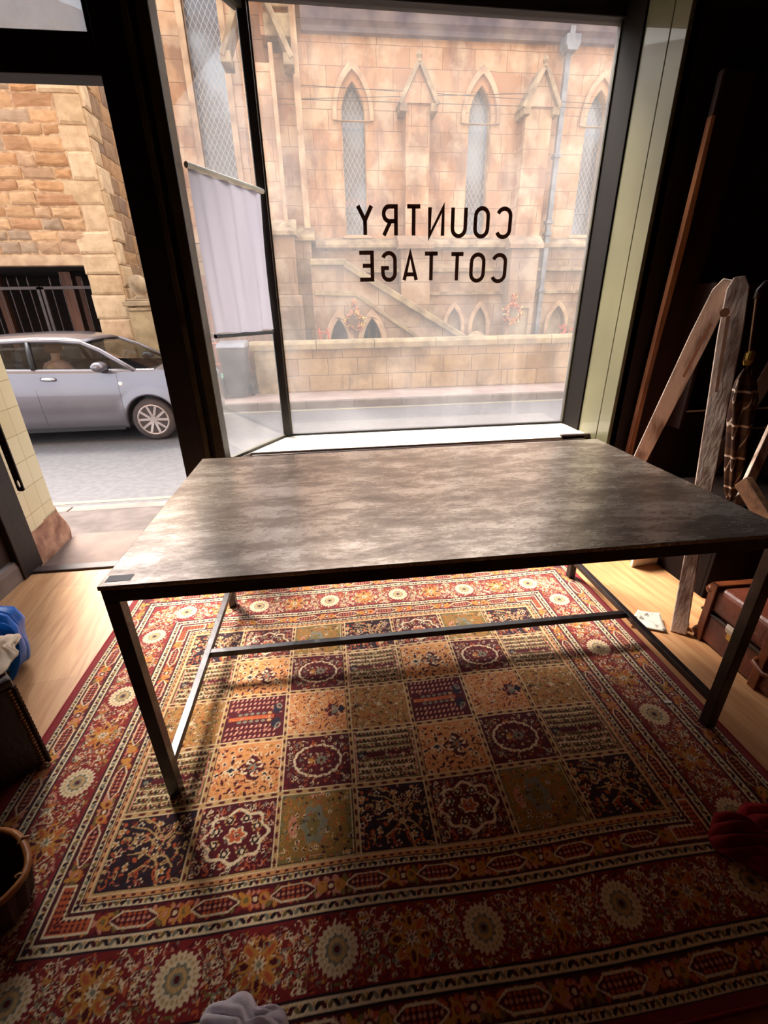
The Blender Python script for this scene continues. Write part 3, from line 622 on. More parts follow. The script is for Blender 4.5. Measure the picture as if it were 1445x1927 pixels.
# passage behind the gate
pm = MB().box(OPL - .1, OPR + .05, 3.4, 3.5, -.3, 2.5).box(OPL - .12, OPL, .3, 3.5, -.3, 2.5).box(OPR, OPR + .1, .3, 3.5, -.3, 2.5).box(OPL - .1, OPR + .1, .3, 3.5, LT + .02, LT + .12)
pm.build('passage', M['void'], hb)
for a in ((-3.6, -3.45, 2.2, 2.35), (-2.0, -1.9, 2.6, 2.7), (-1.72, -1.5, 1.3, 1.42)): MB().box(*a, -.3, 2.24).build('passage_post', M['brown_gate'], hb)
gt = thing('iron_gate', 'spiked iron double gate closing the cart entry behind the silver car', 'gate', (GX, GY + .12, -.2))
xm_ = at(75, 540, GY + .12)[0] - GX
for (xa, xb) in ((OPL + .02, xm_ - .015), (xm_ + .015, OPR - .02)):
    fq = MB().box(xa, xa + .05, -.02, .02, .05, 2.1).box(xb - .05, xb, -.02, .02, .05, 2.1).box(xa, xb, -.02, .02, 2.06, 2.11).box(xa, xb, -.02, .02, .1, .15).box(xa, xb, -.02, .02, 1.0, 1.04)
    lf = fq.build('gate_leaf', M['iron'], gt)
    n = int((xb - xa) / .165)
    for i in range(1, n):
        xx = xa + (xb - xa) * i / n
        MB().tube([(xx, 0, .12), (xx, 0, 2.12), (xx, 0, 2.16), (xx, 0, 2.28)], [.009, .009, .016, .002], 6).build('bar', M['iron'], lf)
MB().box(xm_ - .06, xm_ + .1, -.05, .03, 1.18, 1.26).build('latch', M['pipe'], gt)
MB().tube([(xm_ + .1 + .04 * math.cos(t_), -.04, 1.15 + .05 * math.sin(t_)) for t_ in np.linspace(0, 2 * PI, 12)[:-1]], .01, 6, closed=True).build('padlock', M['pipe'], gt)
# gate pier with ball finial
gp = thing('gate_pier', 'square stone gate pier topped by a stone ball, at the building corner', 'gate pier', (-3.47, 9.95, -.2))
MB().box(-.22, .22, -.18, .3, 0, 1.66).build('shaft', M['stone_cop'], gp, bevel=.02)
MB().box(-.25, .25, -.21, .33, 1.66, 1.72).box(-.28, .28, -.24, .36, 1.74, 1.83).box(-.24, .24, -.2, .32, 1.83, 1.87).build('cap', M['stone_mould'], gp, bevel=.02)
MB().lathe([(.12, 1.87), (.12, 1.9), (.08, 1.92), (.08, 1.95), (.12, 1.99), (.152, 2.06), (.158, 2.12), (.15, 2.18), (.12, 2.235), (.07, 2.27), (.01, 2.28)], (0, 0, 0), 20).build('ball_finial', M['stone_mould'], gp, smooth=True)
gl = thing('low_wall', 'short mossy stone wall stub beside the ball topped gate pier', 'wall', (-3.2, 9.95, -.2))
MB().box(0, .3, 0, .3, 0, .95).build('wall', M['stone_wall'], gl); MB().box(-.02, .34, -.04, .34, .95, 1.06).build('coping', M['stone_cop'], gl, bevel=.01)
# boarded gate behind the bins
bg_ = thing('board_gate', 'faded brown boarded gate standing behind the wheelie bin', 'gate', (-2.9, 10.6, -.2))
MB().box(0, 1.7, 0, .04, .05, 2.3).build('boards', M['brown_gate'], bg_)
for z in (.3, 1.2, 2.1): MB().box(0, 1.7, -.04, 0, z, z + .12).build('rail', M['brown_gate'], bg_)

# ------------------------------------------------------------------ bins and street clutter
bin_m = mat('dark grey bin plastic', rgb(66, 64, 72), .5, col2=rgb(54, 52, 60), nscale=4)
bx, bz = at(452, 745, 9.62)
wb = thing('wheelie_bin', 'dark grey wheelie bin on the far pavement beside the boundary wall end', 'wheelie bin', (bx, 9.62, -.175))
def taper(mb, x0, x1, y0, y1, z0, z1, k):
    cx, cy = (x0 + x1) / 2, (y0 + y1) / 2; vs = []
    for z, s in ((z0, k), (z1, 1)):
        for x, y in ((x0, y0), (x1, y0), (x1, y1), (x0, y1)): vs.append((cx + (x - cx) * s, cy + (y - cy) * s, z))
    return mb.add(vs, [(0, 3, 2, 1), (4, 5, 6, 7), (0, 1, 5, 4), (1, 2, 6, 5), (2, 3, 7, 6), (3, 0, 4, 7)])
taper(MB(), -.24, .24, -.3, .28, .06, .96, .82).build('body', bin_m, wb, bevel=.03)
MB().prism([(-.33, .95), (-.33, .985), (-.2, 1.04), (.18, 1.07), (.3, 1.03), (.3, .95)], -.27, .27, YZ).build('lid', mat('grey bin lid', rgb(140, 142, 152), .35), wb, bevel=.025)
MB().tube([(-.2, .3, 1.0), (-.2, .36, 1.0), (.2, .36, 1.0), (.2, .3, 1.0)], .015, 8).build('handle', bin_m, wb)
for sx in (-1, 1):
    MB().lathe([(.02, -.03), (.11, -.03), (.125, -.015), (.125, .015), (.11, .03), (.02, .03)], (sx * .26 if sx > 0 else -.25, .1 if sx > 0 else -.2, .125), 20, axis='x').build('wheel', mat('black rubber', rgb(60, 54, 52), .7), wb)
gx = at(410, 744, 9.5)[0]
rb = thing('recycling_box', 'green lidded recycling box on the pavement next to the wheelie bin', 'recycling box', (gx - .02, 9.5, -.175))
taper(MB(), -.2, .2, -.17, .17, 0, .4, .85).build('body', mat('blue grey plastic', rgb(96, 122, 128), .5), rb, bevel=.02)
MB().prism([(-.2, .4), (-.2, .43), (0, .49), (.2, .43), (.2, .4)], -.22, .22, YZ).build('lid', mat('green plastic lid', rgb(120, 168, 150), .4), rb, bevel=.015)
ob = thing('red_barrier', 'low red metal railing behind the recycling box', 'railing', (gx - .35, 10.1, -.2))
frp = mat('faded red paint', rgb(206, 110, 84), .6)
for x in (-.3, .55): MB().tube([(x, 0, 0), (x, 0, 1.05)], .018, 6).build('post', frp, ob)
mb = MB()
for z in (1.03, .62): mb.tube([(-.3, 0, z), (.55, 0, z)], .018, 6)
for i in range(1, 7): mb.tube([(-.3 + i * .121, 0, .62), (-.3 + i * .121, 0, 1.03)], .009, 6)
mb.build('rails', bpy.data.materials['faded red paint'], ob)
LY = 11.3; lx, lz = at(613, 618, LY)
ld = thing('red_stepladder', 'small red stepladder standing beside the two dark arches of the staircase', 'stepladder', (lx, LY, -.2))
rm_ = mat('red paint', rgb(212, 104, 84), .5); hh = lz + .2
for sx in (-1, 1): MB().bar((sx * .13 + .06, -.18, 0), (sx * .1 - .06, 0, hh), .035, .03).build('leg', rm_, ld)
for sx in (-1, 1): MB().bar((sx * .13 + .06, .22, 0), (sx * .1 - .06, .02, hh), .03, .025).build('leg', rm_, ld)
for i in range(1, 6): z = hh * i / 5.4; MB().box(-.13 - .06 * (2 * z / hh - 1), .13 - .06 * (2 * z / hh - 1), -.2 + .18 * z / hh, -.1 + .15 * z / hh, z - .012, z + .012).build('tread', rm_, ld)
# flower wreaths
def wreath(name, label, u, v, y, R_, cols, tail):
    x, z = at(u, v, y); t_ = thing(name, label, 'wreath', (x, y, z), group=None); rr = random.Random(int(u))
    MB().tube([(R_ * math.cos(q), 0, R_ * math.sin(q)) for q in np.linspace(0, 2 * PI, 20)[:-1]], .03, 6, closed=True).build('ring', M['brown_gate'], t_)
    MB().tube([(0, 0, R_), (0, .02, R_ + tail)], .012, 5).build('hook', M['iron'], t_)
    for ci, c in enumerate(cols):
        mb = MB()
        for i in range(46):
            q = rr.uniform(0, 2 * PI); r1 = R_ + rr.uniform(-.07, .08); p = Vector((r1 * math.cos(q), rr.uniform(-.09, .0), r1 * math.sin(q)))
            if rr.random() < .25: p = Vector((rr.uniform(-.07, .07), rr.uniform(-.06, 0), R_ + rr.uniform(0, tail)))
            e = Vector((rr.uniform(-1, 1), rr.uniform(-.6, .1), rr.uniform(-1, 1))).normalized() * rr.uniform(.04, .08); s_ = Vector((rr.uniform(-1, 1), rr.uniform(-.5, .5), rr.uniform(-1, 1))).cross(e).normalized() * .025
            mb.add([p - e, p + s_, p + e, p - s_, p + Vector((0, -.02, 0))], [(0, 1, 4), (1, 2, 4), (2, 3, 4), (3, 0, 4)])
        mb.build('flowers' if ci < 2 else 'leaves', mat('wreath colour %d%d' % (ci, int(u)), c, .7), t_, fixn=False)
wreath('flower_wreath', 'yellow and pink flower wreath hanging between the two dark arches', 667, 606, 11.47, .17, [rgb(238, 196, 92), rgb(224, 140, 110), rgb(156, 120, 60)], .3)
wreath('flower_wreath', 'peach and cream flower wreath hanging by the pale panel of the church base', 964, 590, 11.86, .2, [rgb(240, 150, 110), rgb(244, 214, 150), rgb(190, 90, 60)], .25)
x, z = at(1062, 636, 11.6)
pf = thing('potted_plant', 'small pink flowering plant between the last blind arches of the church', 'plant', (x, 11.6, -.2))
MB().lathe([(.09, 0), (.14, .3), (.15, .32), (.13, .32), (.1, .28)], n=14).build('pot', M['brown_gate'], pf)
mb = MB()
for i in range(5): mb.tube([(0, 0, .3), (rnd.uniform(-.1, .1), 0, .7), (rnd.uniform(-.2, .2), 0, z + .2 + rnd.uniform(-.1, .35))], .01, 5)
mb.build('stem', M['brown_gate'], pf)
mb = MB()
for i in range(60):
    p = Vector((rnd.uniform(-.18, .18), rnd.uniform(-.1, .1), rnd.uniform(.5, z + .5))); e = Vector((rnd.uniform(-1, 1), 0, rnd.uniform(-1, 1))).normalized() * .05; s_ = Vector((0, 1, 0)).cross(e) * .5
    mb.add([p - e, p + s_, p + e, p - s_], [(0, 1, 2, 3)])
mb.build('flowers', mat('pink petals', rgb(226, 130, 110), .7), pf, fixn=False)
# ------------------------------------------------------------------ silver hatchback
car = thing('car', 'silver hatchback with its driver passing on the street outside the open doorway', 'car', (-2.57, 7.66, -.3))
paint = mat('silver car paint', rgb(116, 110, 115), .28, metal=.5, col2=rgb(110, 104, 110), nscale=2, coat=.8)
cblack = mat('black car plastic', rgb(30, 26, 28), .5); cglass = glass_mat('car glass', tint=(.55, .6, .6), veil=.02, dirt=.02)
ip = lambda x, xs, ys: float(np.interp(x, xs, ys))
NOSE = [(.16, 1.0), (.3, .985), (.45, .95), (.6, .89), (.72, .8), (.79, .68), (.82, .52), (.82, .36), (.78, .22)]
nu = np.linspace(0, 1, len(NOSE)); npx = [p[0] for p in NOSE]; npz = [p[1] for p in NOSE]
def wid(x): return ip(x, [-3.15, -2.9, -2.4, -.2, .3, .6, .85], [.76, .82, .862, .866, .855, .81, .74])
def nose(u, v):
    x = ip(u, nu, npx) - .2 * v * v * u ** 1.3; z = ip(u, nu, npz) + .05 * (1 - v * v) * (1 - u); return (x, v * (wid(x) - .045 * (1 - u)), z)
tx = [-3.08, -2.9, -2.4, -1.4, -.2, .12]; tz = [1.0, 1.06, 1.06, 1.03, 1.0, .99]
edge = [nose(u, 1) for u in np.linspace(0, .5, 12)]
ztop = lambda x: ip(x, tx + [e[0] for e in edge], tz + [e[2] for e in edge])
XE = max(nose(u, 1)[0] for u in np.linspace(0, 1, 30))
def zbot(x):
    b = .2 if -3 < x else .3
    for cx in (0, -2.45):
        if abs(x - cx) < .355: b = max(b, .3 + math.sqrt(.355 ** 2 - (x - cx) ** 2))
    return b
def sidey(x, z, zt):
    k = (z - .2) / max(.05, zt - .2); y = wid(x)
    y -= .045 * max(0, (k - .55) / .45) ** 2 + .05 * max(0, (.35 - k) / .35) ** 2
    for cx in (0, -2.45):
        r = math.hypot(x - cx, z - .3)
        if r < .47: y += .018 * (1 - max(0, r - .37) / .1)
    y -= .012 * math.exp(-((z - .42) / .07) ** 2) if -2.0 < x < -.45 else 0
    return y
xs = sorted(set([round(q, 4) for q in np.linspace(-3.08, XE - .002, 70)] + [round(cx + .355 * math.cos(q), 4) for cx in (0, -2.45) for q in np.linspace(0, PI, 25)] + [round(cx + s_ * .356, 4) for cx in (0, -2.45) for s_ in (-1, 1)]))
body = MB()
for sg in (-1, 1):
    vs = []; fs = []; n = 16
    for x in xs:
        zb, zt = zbot(x), ztop(x); zt = max(zt, zb + .02)
        for j in range(n + 1): z = zb + (zt - zb) * j / n; vs.append((x, sg * sidey(x, z, zt), z))
        vs.append((x, sg * (sidey(x, zt, zt) - .05), zt + .012))
        # arch lip / sill return
        vs.append((x, sg * (sidey(x, zb, zt) - .09), zb))
    m_ = n + 3
    for i in range(len(xs) - 1):
        a, c = i * m_, (i + 1) * m_
        for j in range(n): fs.append((a + j, a + j + 1, c + j + 1, c + j))
        if xs[i] < .1: fs.append((a + n, a + n + 1, c + n + 1, c + n))
        fs.append((a, c, c + n + 2, a + n + 2))
    body.add(vs, fs)
body.grid(24, 24, lambda u, v: nose(u, v * 2 - 1))
rn = [(-2.98, 1.04), (-3.08, .96), (-3.13, .75), (-3.15, .5), (-3.1, .28)]
body.grid(10, 16, lambda u, v: (ip(u, np.linspace(0, 1, 5), [p[0] for p in rn]) + .08 * (v * 2 - 1) ** 2, (v * 2 - 1) * (wid(-2.98) - .02), ip(u, np.linspace(0, 1, 5), [p[1] for p in rn])))
body.build('body', paint, car, smooth=True)
roofz = lambda x: ip(x, [-2.85, -2.5, -2.0, -1.4, -1.0, -.78, -.66], [1.38, 1.43, 1.47, 1.49, 1.475, 1.435, 1.395])
def roof(u, v):
    s_ = v * 2 - 1; x = -2.85 + (2.19 - .13 * s_ * s_) * u; return (x, s_ * ip(x, [-2.85, -1.2, -.7], [.56, .63, .60]), roofz(x) - .085 * abs(s_) ** 2.4)
MB().grid(24, 16, roof).build('roof', paint, car, smooth=True, solid=.02)
def rail(pts, w, name, m, r=.03):
    for sg in (-1, 1): MB().tube([(x, sg * y, z) for x, y, z in pts], w, 8).build(name, m, car, smooth=True)
rail([(-.12, .80, .985), (-.3, .775, 1.10), (-.55, .70, 1.25), (-.80, .635, 1.355), (-1.1, .64, 1.385), (-1.5, .645, 1.39), (-2.1, .63, 1.37), (-2.6, .60, 1.33), (-2.85, .66, 1.1), (-2.95, .70, 1.02)], [.035, .036, .034, .032, .028, .026, .028, .04, .07, .08], 'pillar', paint)
rail([(-1.42, .80, 1.03), (-1.46, .72, 1.2), (-1.48, .65, 1.37)], .035, 'door_pillar', cblack)
for sg in (-1, 1):
    def sg_(u, v, sg=sg):
        x0 = ip(v, [0, 1], [-.2, -.84]); x1 = ip(v, [0, 1], [-2.45, -2.3]); x = x0 + (x1 - x0) * u; return (x, sg * ip(v, [0, 1], [.80, .645]), ip(v, [0, 1], [1.01, 1.375]))
    MB().grid(6, 4, sg_).build('side_window', cglass, car, smooth=True)
MB().grid(8, 10, lambda u, v: (.17 - .87 * u - .10 * (v * 2 - 1) ** 2, (v * 2 - 1) * (.74 - .16 * u), 1.01 + .385 * u ** .93 - .05 * (v * 2 - 1) ** 2 * u)).build('windscreen', cglass, car, smooth=True)
MB().grid(4, 6, lambda u, v: (-2.99 + .16 * u, (v * 2 - 1) * (.70 - .12 * u), 1.04 + .33 * u)).build('rear_window', cglass, car, smooth=True)
MB().box(-2.95, .1, -.76, .76, .22, .3).box(-.1, .1, -.72, .72, .3, .97).box(-2.95, -2.2, -.7, .7, .3, 1.0).build('floor_pan', cblack, car)
for sy in (-1, 1):
    MB().box(-1.55, -1.05, sy * .38 - .23, sy * .38 + .23, .45, .62).prism([(-1.42, .6), (-1.66, 1.1), (-1.78, 1.1), (-1.58, .6)], sy * .38 - .23, sy * .38 + .23, XZ).box(-1.8, -1.7, sy * .38 - .12, sy * .38 + .12, 1.1, 1.26).build('seat', mat('car seat', rgb(70, 66, 72), .8), car, bevel=.03)
MB().tube([(-.72 + .06 * math.cos(q), -.38 + .17 * math.sin(q), .93 + .16 * math.cos(q)) for q in np.linspace(0, 2 * PI, 20)[:-1]], .014, 6, closed=True).build('steering_wheel', cblack, car)
for sg in (-1, 1):
    mm_ = MB().lathe([(.01, -.12), (.06, -.11), (.085, -.05), (.09, .05), (.075, .1), (.01, .11)], (0, 0, 0), 14, axis='y'); mm_.v = [(x * 1.0 - .52, y + sg * .93, z * .75 + 1.06) for x, y, z in mm_.v]
    mo = mm_.build('wing_mirror', paint, car, smooth=True)
    MB().box(-.56, -.46, min(sg * .78, sg * .9), max(sg * .78, sg * .9), .985, 1.02).build('mirror_stem', cblack, mo, bevel=.01)
    yh = sg * (sidey(-1.25, .9, 1.0) + .015)
    MB().tube([(-1.16, yh - sg * .02, .9), (-1.2, yh + sg * .01, .905), (-1.3, yh + sg * .012, .91), (-1.34, yh - sg * .02, .91)], .024, 8).build('door_handle', mat('chrome', rgb(210, 206, 206), .2, metal=1), car, smooth=True)
    MB().lathe([(.005, -.01), (.02, -.008), (.03, .0), (.005, .004)], (-.33, sg * (sidey(-.33, .82, 1.0)), .82), 12, axis='y').build('indicator_lamp', mat('clear lamp', rgb(240, 232, 222), .2), car)
    hl = MB().grid(6, 6, lambda u, v: (lambda p: (p[0] + .006, p[1] * 1.003, p[2] + .006))(nose(.28 + .28 * u, sg * (.62 + .36 * v)))); hl.build('headlight', mat('headlight glass', rgb(214, 214, 220), .1, spec=1), car, smooth=True)
    sk = MB().bar((-2.05, sg * .80, .2), (-.42, sg * .80, .2), .05, .05); sk.build('sill', cblack, car)
    for xd in (-.36, -1.44):
        MB().tube([(xd, sg * (sidey(xd, z, 1.0) + .0005), z) for z in np.linspace(.28, 1.0, 10)], .002, 5).build('door_seam', cblack, car)
tyre = mat('tyre rubber', rgb(74, 62, 60), .75, bump=.2); alloy = mat('alloy wheel', rgb(196, 180, 174), .35, metal=.5)
for cx in (0, -2.45):
    for sg in (-1, 1):
        yo = sg * .855
        wh = MB().lathe([(.215, -.09), (.27, -.095), (.295, -.07), (.30, 0), (.295, .07), (.27, .095), (.215, .09)], (0, 0, 0), 36, axis='y'); wh.v = [(x + cx, y + sg * .755, z + .30) for x, y, z in wh.v]
        wo = wh.build('wheel', tyre, car, smooth=True)
        rm = MB()
        rm.tube([(cx + .208 * math.cos(q), yo - sg * .01, .3 + .208 * math.sin(q)) for q in np.linspace(0, 2 * PI, 37)[:-1]], .014, 6, closed=True)
        for i in range(5):
            for dq in (-.16, .16):
                q = 2 * PI * i / 5 + .3 + dq; q2 = 2 * PI * i / 5 + .3 + dq * 1.9
                rm.bar((cx + .035 * math.cos(q), yo - sg * .02, .3 + .035 * math.sin(q)), (cx + .205 * math.cos(q2), yo - sg * .008, .3 + .205 * math.sin(q2)), .034, .02, upv=(0, 1, 0))
        rm.lathe([(.045, -.015), (.045, .01), (.02, .016)], (cx, yo - sg * .018, .3), 16, axis='y')
        rm.build('alloy_rim', alloy, wo)
        MB().lathe([(.19, -.01), (.19, .01), (.01, .01)], (cx, yo - sg * .08, .3), 24, axis='y').build('brake_disc', cblack, wo)
        MB().tube([(cx + .37 * math.cos(q), sg * .70, .3 + .37 * math.sin(q)) for q in np.linspace(0, PI, 16)], .05, 6).build('arch_liner', cblack, car)
# driver
def skin_mesh(name, pts, edges, rad, m, parent, sub=2):
    me = bpy.data.meshes.new(name); me.from_pydata(pts, edges, []); o = bpy.data.objects.new(name, me); COL.objects.link(o)
    if not me.skin_vertices: me.skin_vertices.new() if hasattr(me.skin_vertices, 'new') else None
    o.parent = parent; q = o.modifiers.new('skin', 'SKIN'); me.materials.append(m)
    try:
        sv = me.skin_vertices[0].data
        for i, r_ in enumerate(rad): sv[i].radius = (r_, r_) if not isinstance(r_, tuple) else r_
        sv[0].use_root = True
    except Exception:
        bm = bmesh.new(); bm.from_mesh(me); ly = bm.verts.layers.skin.verify()
        for v_, r_ in zip(bm.verts, rad): v_[ly].radius = (r_, r_) if not isinstance(r_, tuple) else r_
        list(bm.verts)[0][ly].use_root = True; bm.to_mesh(me); bm.free()
    q2 = o.modifiers.new('sub', 'SUBSURF'); q2.levels = q2.render_levels = sub; q.use_smooth_shade = True
    return o
dr = thing('person', 'person in a pinkish top sitting at the wheel of the silver car', 'person', (-2.57 - 1.28, 7.66 - .38, .32))
skn = mat('skin', rgb(206, 156, 128), .6)
pts = [(0, 0, 0), (-.05, 0, .2), (-.08, 0, .38), (-.05, 0, .5), (-.03, 0, .56), (-.02, 0, .66), (0, 0, .74),
       (-.06, -.19, .40), (.10, -.24, .22), (.36, -.13, .30), (.46, -.10, .33), (-.06, .19, .40), (.10, .24, .22), (.36, .13, .30), (.46, .10, .33),
       (.1, -.1, .02), (.48, -.13, .06), (.6, -.13, -.22), (.1, .1, .02), (.48, .13, .06), (.6, .13, -.22)]
ed = [(0, 1), (1, 2), (2, 3), (3, 4), (4, 5), (5, 6), (2, 7), (7, 8), (8, 9), (9, 10), (2, 11), (11, 12), (12, 13), (13, 14), (0, 15), (15, 16), (16, 17), (0, 18), (18, 19), (19, 20)]
rad = [.14, .13, .14, .055, .055, .095, .07, .07, .05, .035, .032, .07, .05, .035, .032, .09, .07, .045, .09, .07, .045]
skin_mesh('body', pts, ed, rad, skn, dr)
MB().lathe([(.13, -.02), (.155, .1), (.165, .25), (.19, .38), (.15, .46), (.07, .5)], (-.05, 0, 0), 20).build('shirt', mat('pink shirt', rgb(208, 160, 148), .8), dr, smooth=True)
MB().lathe([(.10, .60), (.118, .66), (.115, .73), (.085, .79), (.01, .815)], (-.035, 0, 0), 18).build('hair', mat('brown hair', rgb(110, 70, 50), .7), dr, smooth=True)
MB().tube([(.085, 0, .70), (.115, 0, .655), (.085, 0, .65)], [.012, .018, .01], 6).build('nose', skn, dr, smooth=True)
for k_ in (-1, 1):
    hnd = MB()
    for i in range(4): hnd.tube([(.46, k_ * .10, .33), (.50, k_ * (.085 + .012 * i), .345 - .01 * i), (.53, k_ * (.08 + .012 * i), .33), (.52, k_ * (.075 + .012 * i), .305)], .009, 5)
    hnd.tube([(.45, k_ * .09, .33), (.48, k_ * .055, .34), (.50, k_ * .05, .33)], .01, 5); hnd.build('hand', skn, dr, smooth=True)

# ------------------------------------------------------------------ banner in the side pane
vn = Vector((dA.y, -dA.x, 0)).normalized()  # towards the room
ban = thing('window_banner', 'white translucent fabric banner hanging on a rod inside the narrow side pane', 'banner', (A_.x, A_.y, 0))
def bpos(s_, z, d=.03): p = dA * s_ + vn * d; return (p.x, p.y, z)
def bfn(u, v):
    z = 2.0 - .70 * v; s_ = -.02 + (.98 - .06 * v) * u; d = .035 + .010 * math.sin(u * 17 + v * 2.2) * (.3 + v * .7) + .006 * math.sin(u * 31 - v * 3)
    return bpos(s_, z + .006 * math.sin(u * 9) * v, d)
bm_, nt, bb = newmat('banner cloth'); nt.nodes.remove(bb); L = nt.links
d1_ = N(nt, 'ShaderNodeBsdfDiffuse'); d1_.inputs[0].default_value = (*rgb(215, 210, 216), 1); t1_ = N(nt, 'ShaderNodeBsdfTranslucent'); t1_.inputs[0].default_value = (*rgb(134, 130, 140), 1)
mx_ = N(nt, 'ShaderNodeMixShader'); mx_.inputs[0].default_value = .62; L.new(d1_.outputs[0], mx_.inputs[1]); L.new(t1_.outputs[0], mx_.inputs[2]); L.new(mx_.outputs[0], nt.nodes['Material Output'].inputs[0])
MB().grid(60, 40, bfn).build('cloth', bm_, ban, smooth=True, fixn=False)
MB().tube([bpos(-.02, 2.015), bpos(1.0, 2.015)], .013, 10).build('top_rod', mat('cream rod', rgb(232, 226, 204), .4), ban)
MB().tube([bpos(-.0, 1.288), bpos(.90, 1.288)], .011, 8).build('bottom_rod', cblack, ban)

# ------------------------------------------------------------------ window lettering
def arc(cx, cy, rx, ry, a0, a1, n=10): return [(cx + rx * math.cos(math.radians(a0 + (a1 - a0) * i / n)), cy + ry * math.sin(math.radians(a0 + (a1 - a0) * i / n))) for i in range(n + 1)]
GLY = {'C': [arc(.5, .74, .5, .26, 20, 180) + arc(.5, .26, .5, .26, 180, 340)], 'O': [arc(.5, .72, .5, .28, 0, 180) + arc(.5, .28, .5, .28, 180, 360) + [(1, .72)]],
       'U': [[(0, 1.0)] + arc(.5, .28, .5, .28, 180, 360) + [(1, 1.0)]], 'N': [[(0, 0), (0, 1), (1, 0), (1, 1)]], 'T': [[(-.05, 1), (1.05, 1)], [(.5, 1), (.5, 0)]],
       'R': [[(0, 0), (0, 1), (.5, 1)] + arc(.55, .75, .45, .25, 90, -90) + [(0, .5)], [(.45, .5), (1, 0)]], 'Y': [[(-.05, 1), (.5, .5), (1.05, 1)], [(.5, .5), (.5, 0)]],
       'A': [[(-.04, 0), (.5, 1), (1.04, 0)], [(.18, .22), (.82, .22)]], 'G': [arc(.5, .74, .5, .26, 20, 180) + arc(.5, .26, .5, .26, 180, 360) + [(1, .45), (.5, .45)]],
       'E': [[(1, 1), (0, 1), (0, 0), (1, 0)], [(0, .52), (.75, .52)]]}
def stroke(mb, pts, w, fn):
    def off(p, a, b2, sg):
        d = Vector((b2[0] - a[0], b2[1] - a[1])).normalized(); return Vector((p[0] - d.y * w / 2 * sg, p[1] + d.x * w / 2 * sg))
    n = len(pts); Lp, Rp = [], []
    for i, p in enumerate(pts):
        if i == 0: Lp.append(off(p, p, pts[1], 1)); Rp.append(off(p, p, pts[1], -1)); continue
        if i == n - 1: Lp.append(off(p, pts[-2], p, 1)); Rp.append(off(p, pts[-2], p, -1)); continue
        d0 = Vector((p[0] - pts[i - 1][0], p[1] - pts[i - 1][1])).normalized(); d2 = Vector((pts[i + 1][0] - p[0], pts[i + 1][1] - p[1])).normalized()
        t = (d0 + d2); t = t.normalized() if t.length > 1e-4 else d0; nrm = Vector((-t.y, t.x)); k = min(2.6, 1 / max(.3, nrm.dot(Vector((-d0.y, d0.x)))))
        Lp.append(Vector(p) + nrm * w / 2 * k); Rp.append(Vector(p) - nrm * w / 2 * k)
    vs = [fn(q.x, q.y) for q in Lp] + [fn(q.x, q.y) for q in Rp]
    mb.add(vs, [(i, i + 1, n + i + 1, n + i) for i in range(n - 1)])
let = thing('window_lettering', 'dark brown lettering on the shop window reading COUNTRY COTTAGE, mirrored from inside', 'lettering', (0, 3.094, 0))
lm = mat('dark brown vinyl', rgb(74, 32, 14), .6, col2=rgb(58, 22, 8), nscale=20)
def cc(u, v): return at(660 + u * .22145, 370 + v * .22145, 3.094)
def letter(c, u0, u1, vt, vb):
    xr, zt = cc(u1, vt); xl, _ = cc(u0, vt); xr2, zb = cc(u1, vb); w = .0225; mb = MB(); xr = (xr + xr2) / 2
    xl = (cc(u0, vt)[0] + cc(u0, vb)[0]) / 2; W_ = xr - xl - w; H__ = zt - zb - w
    for s_ in GLY[c]:
        stroke(mb, [(xr - w / 2 - p[0] * W_, zb + w / 2 + p[1] * H__) for p in s_], w, lambda x, z: (x, 0, z))
    mb.build('letter', lm, let, solid=.0008, fixn=False)
for c, u0, u1, v0, v1 in (('C', 1230, 1368, 84, 362), ('O', 1043, 1180, 80, 357), ('U', 850, 990, 74, 354), ('N', 655, 798, 72, 351), ('T', 468, 600, 64, 349), ('R', 264, 400, 64, 349), ('Y', 52, 188, 58, 345),
                          ('C', 1190, 1324, 478, 735), ('O', 1008, 1142, 474, 731), ('T', 840, 962, 470, 729), ('T', 618, 746, 466, 728), ('A', 442, 568, 464, 727), ('G', 257, 391, 461, 725), ('E', 60, 198, 458, 722)):
    letter(c, u0, u1, v0, v1)

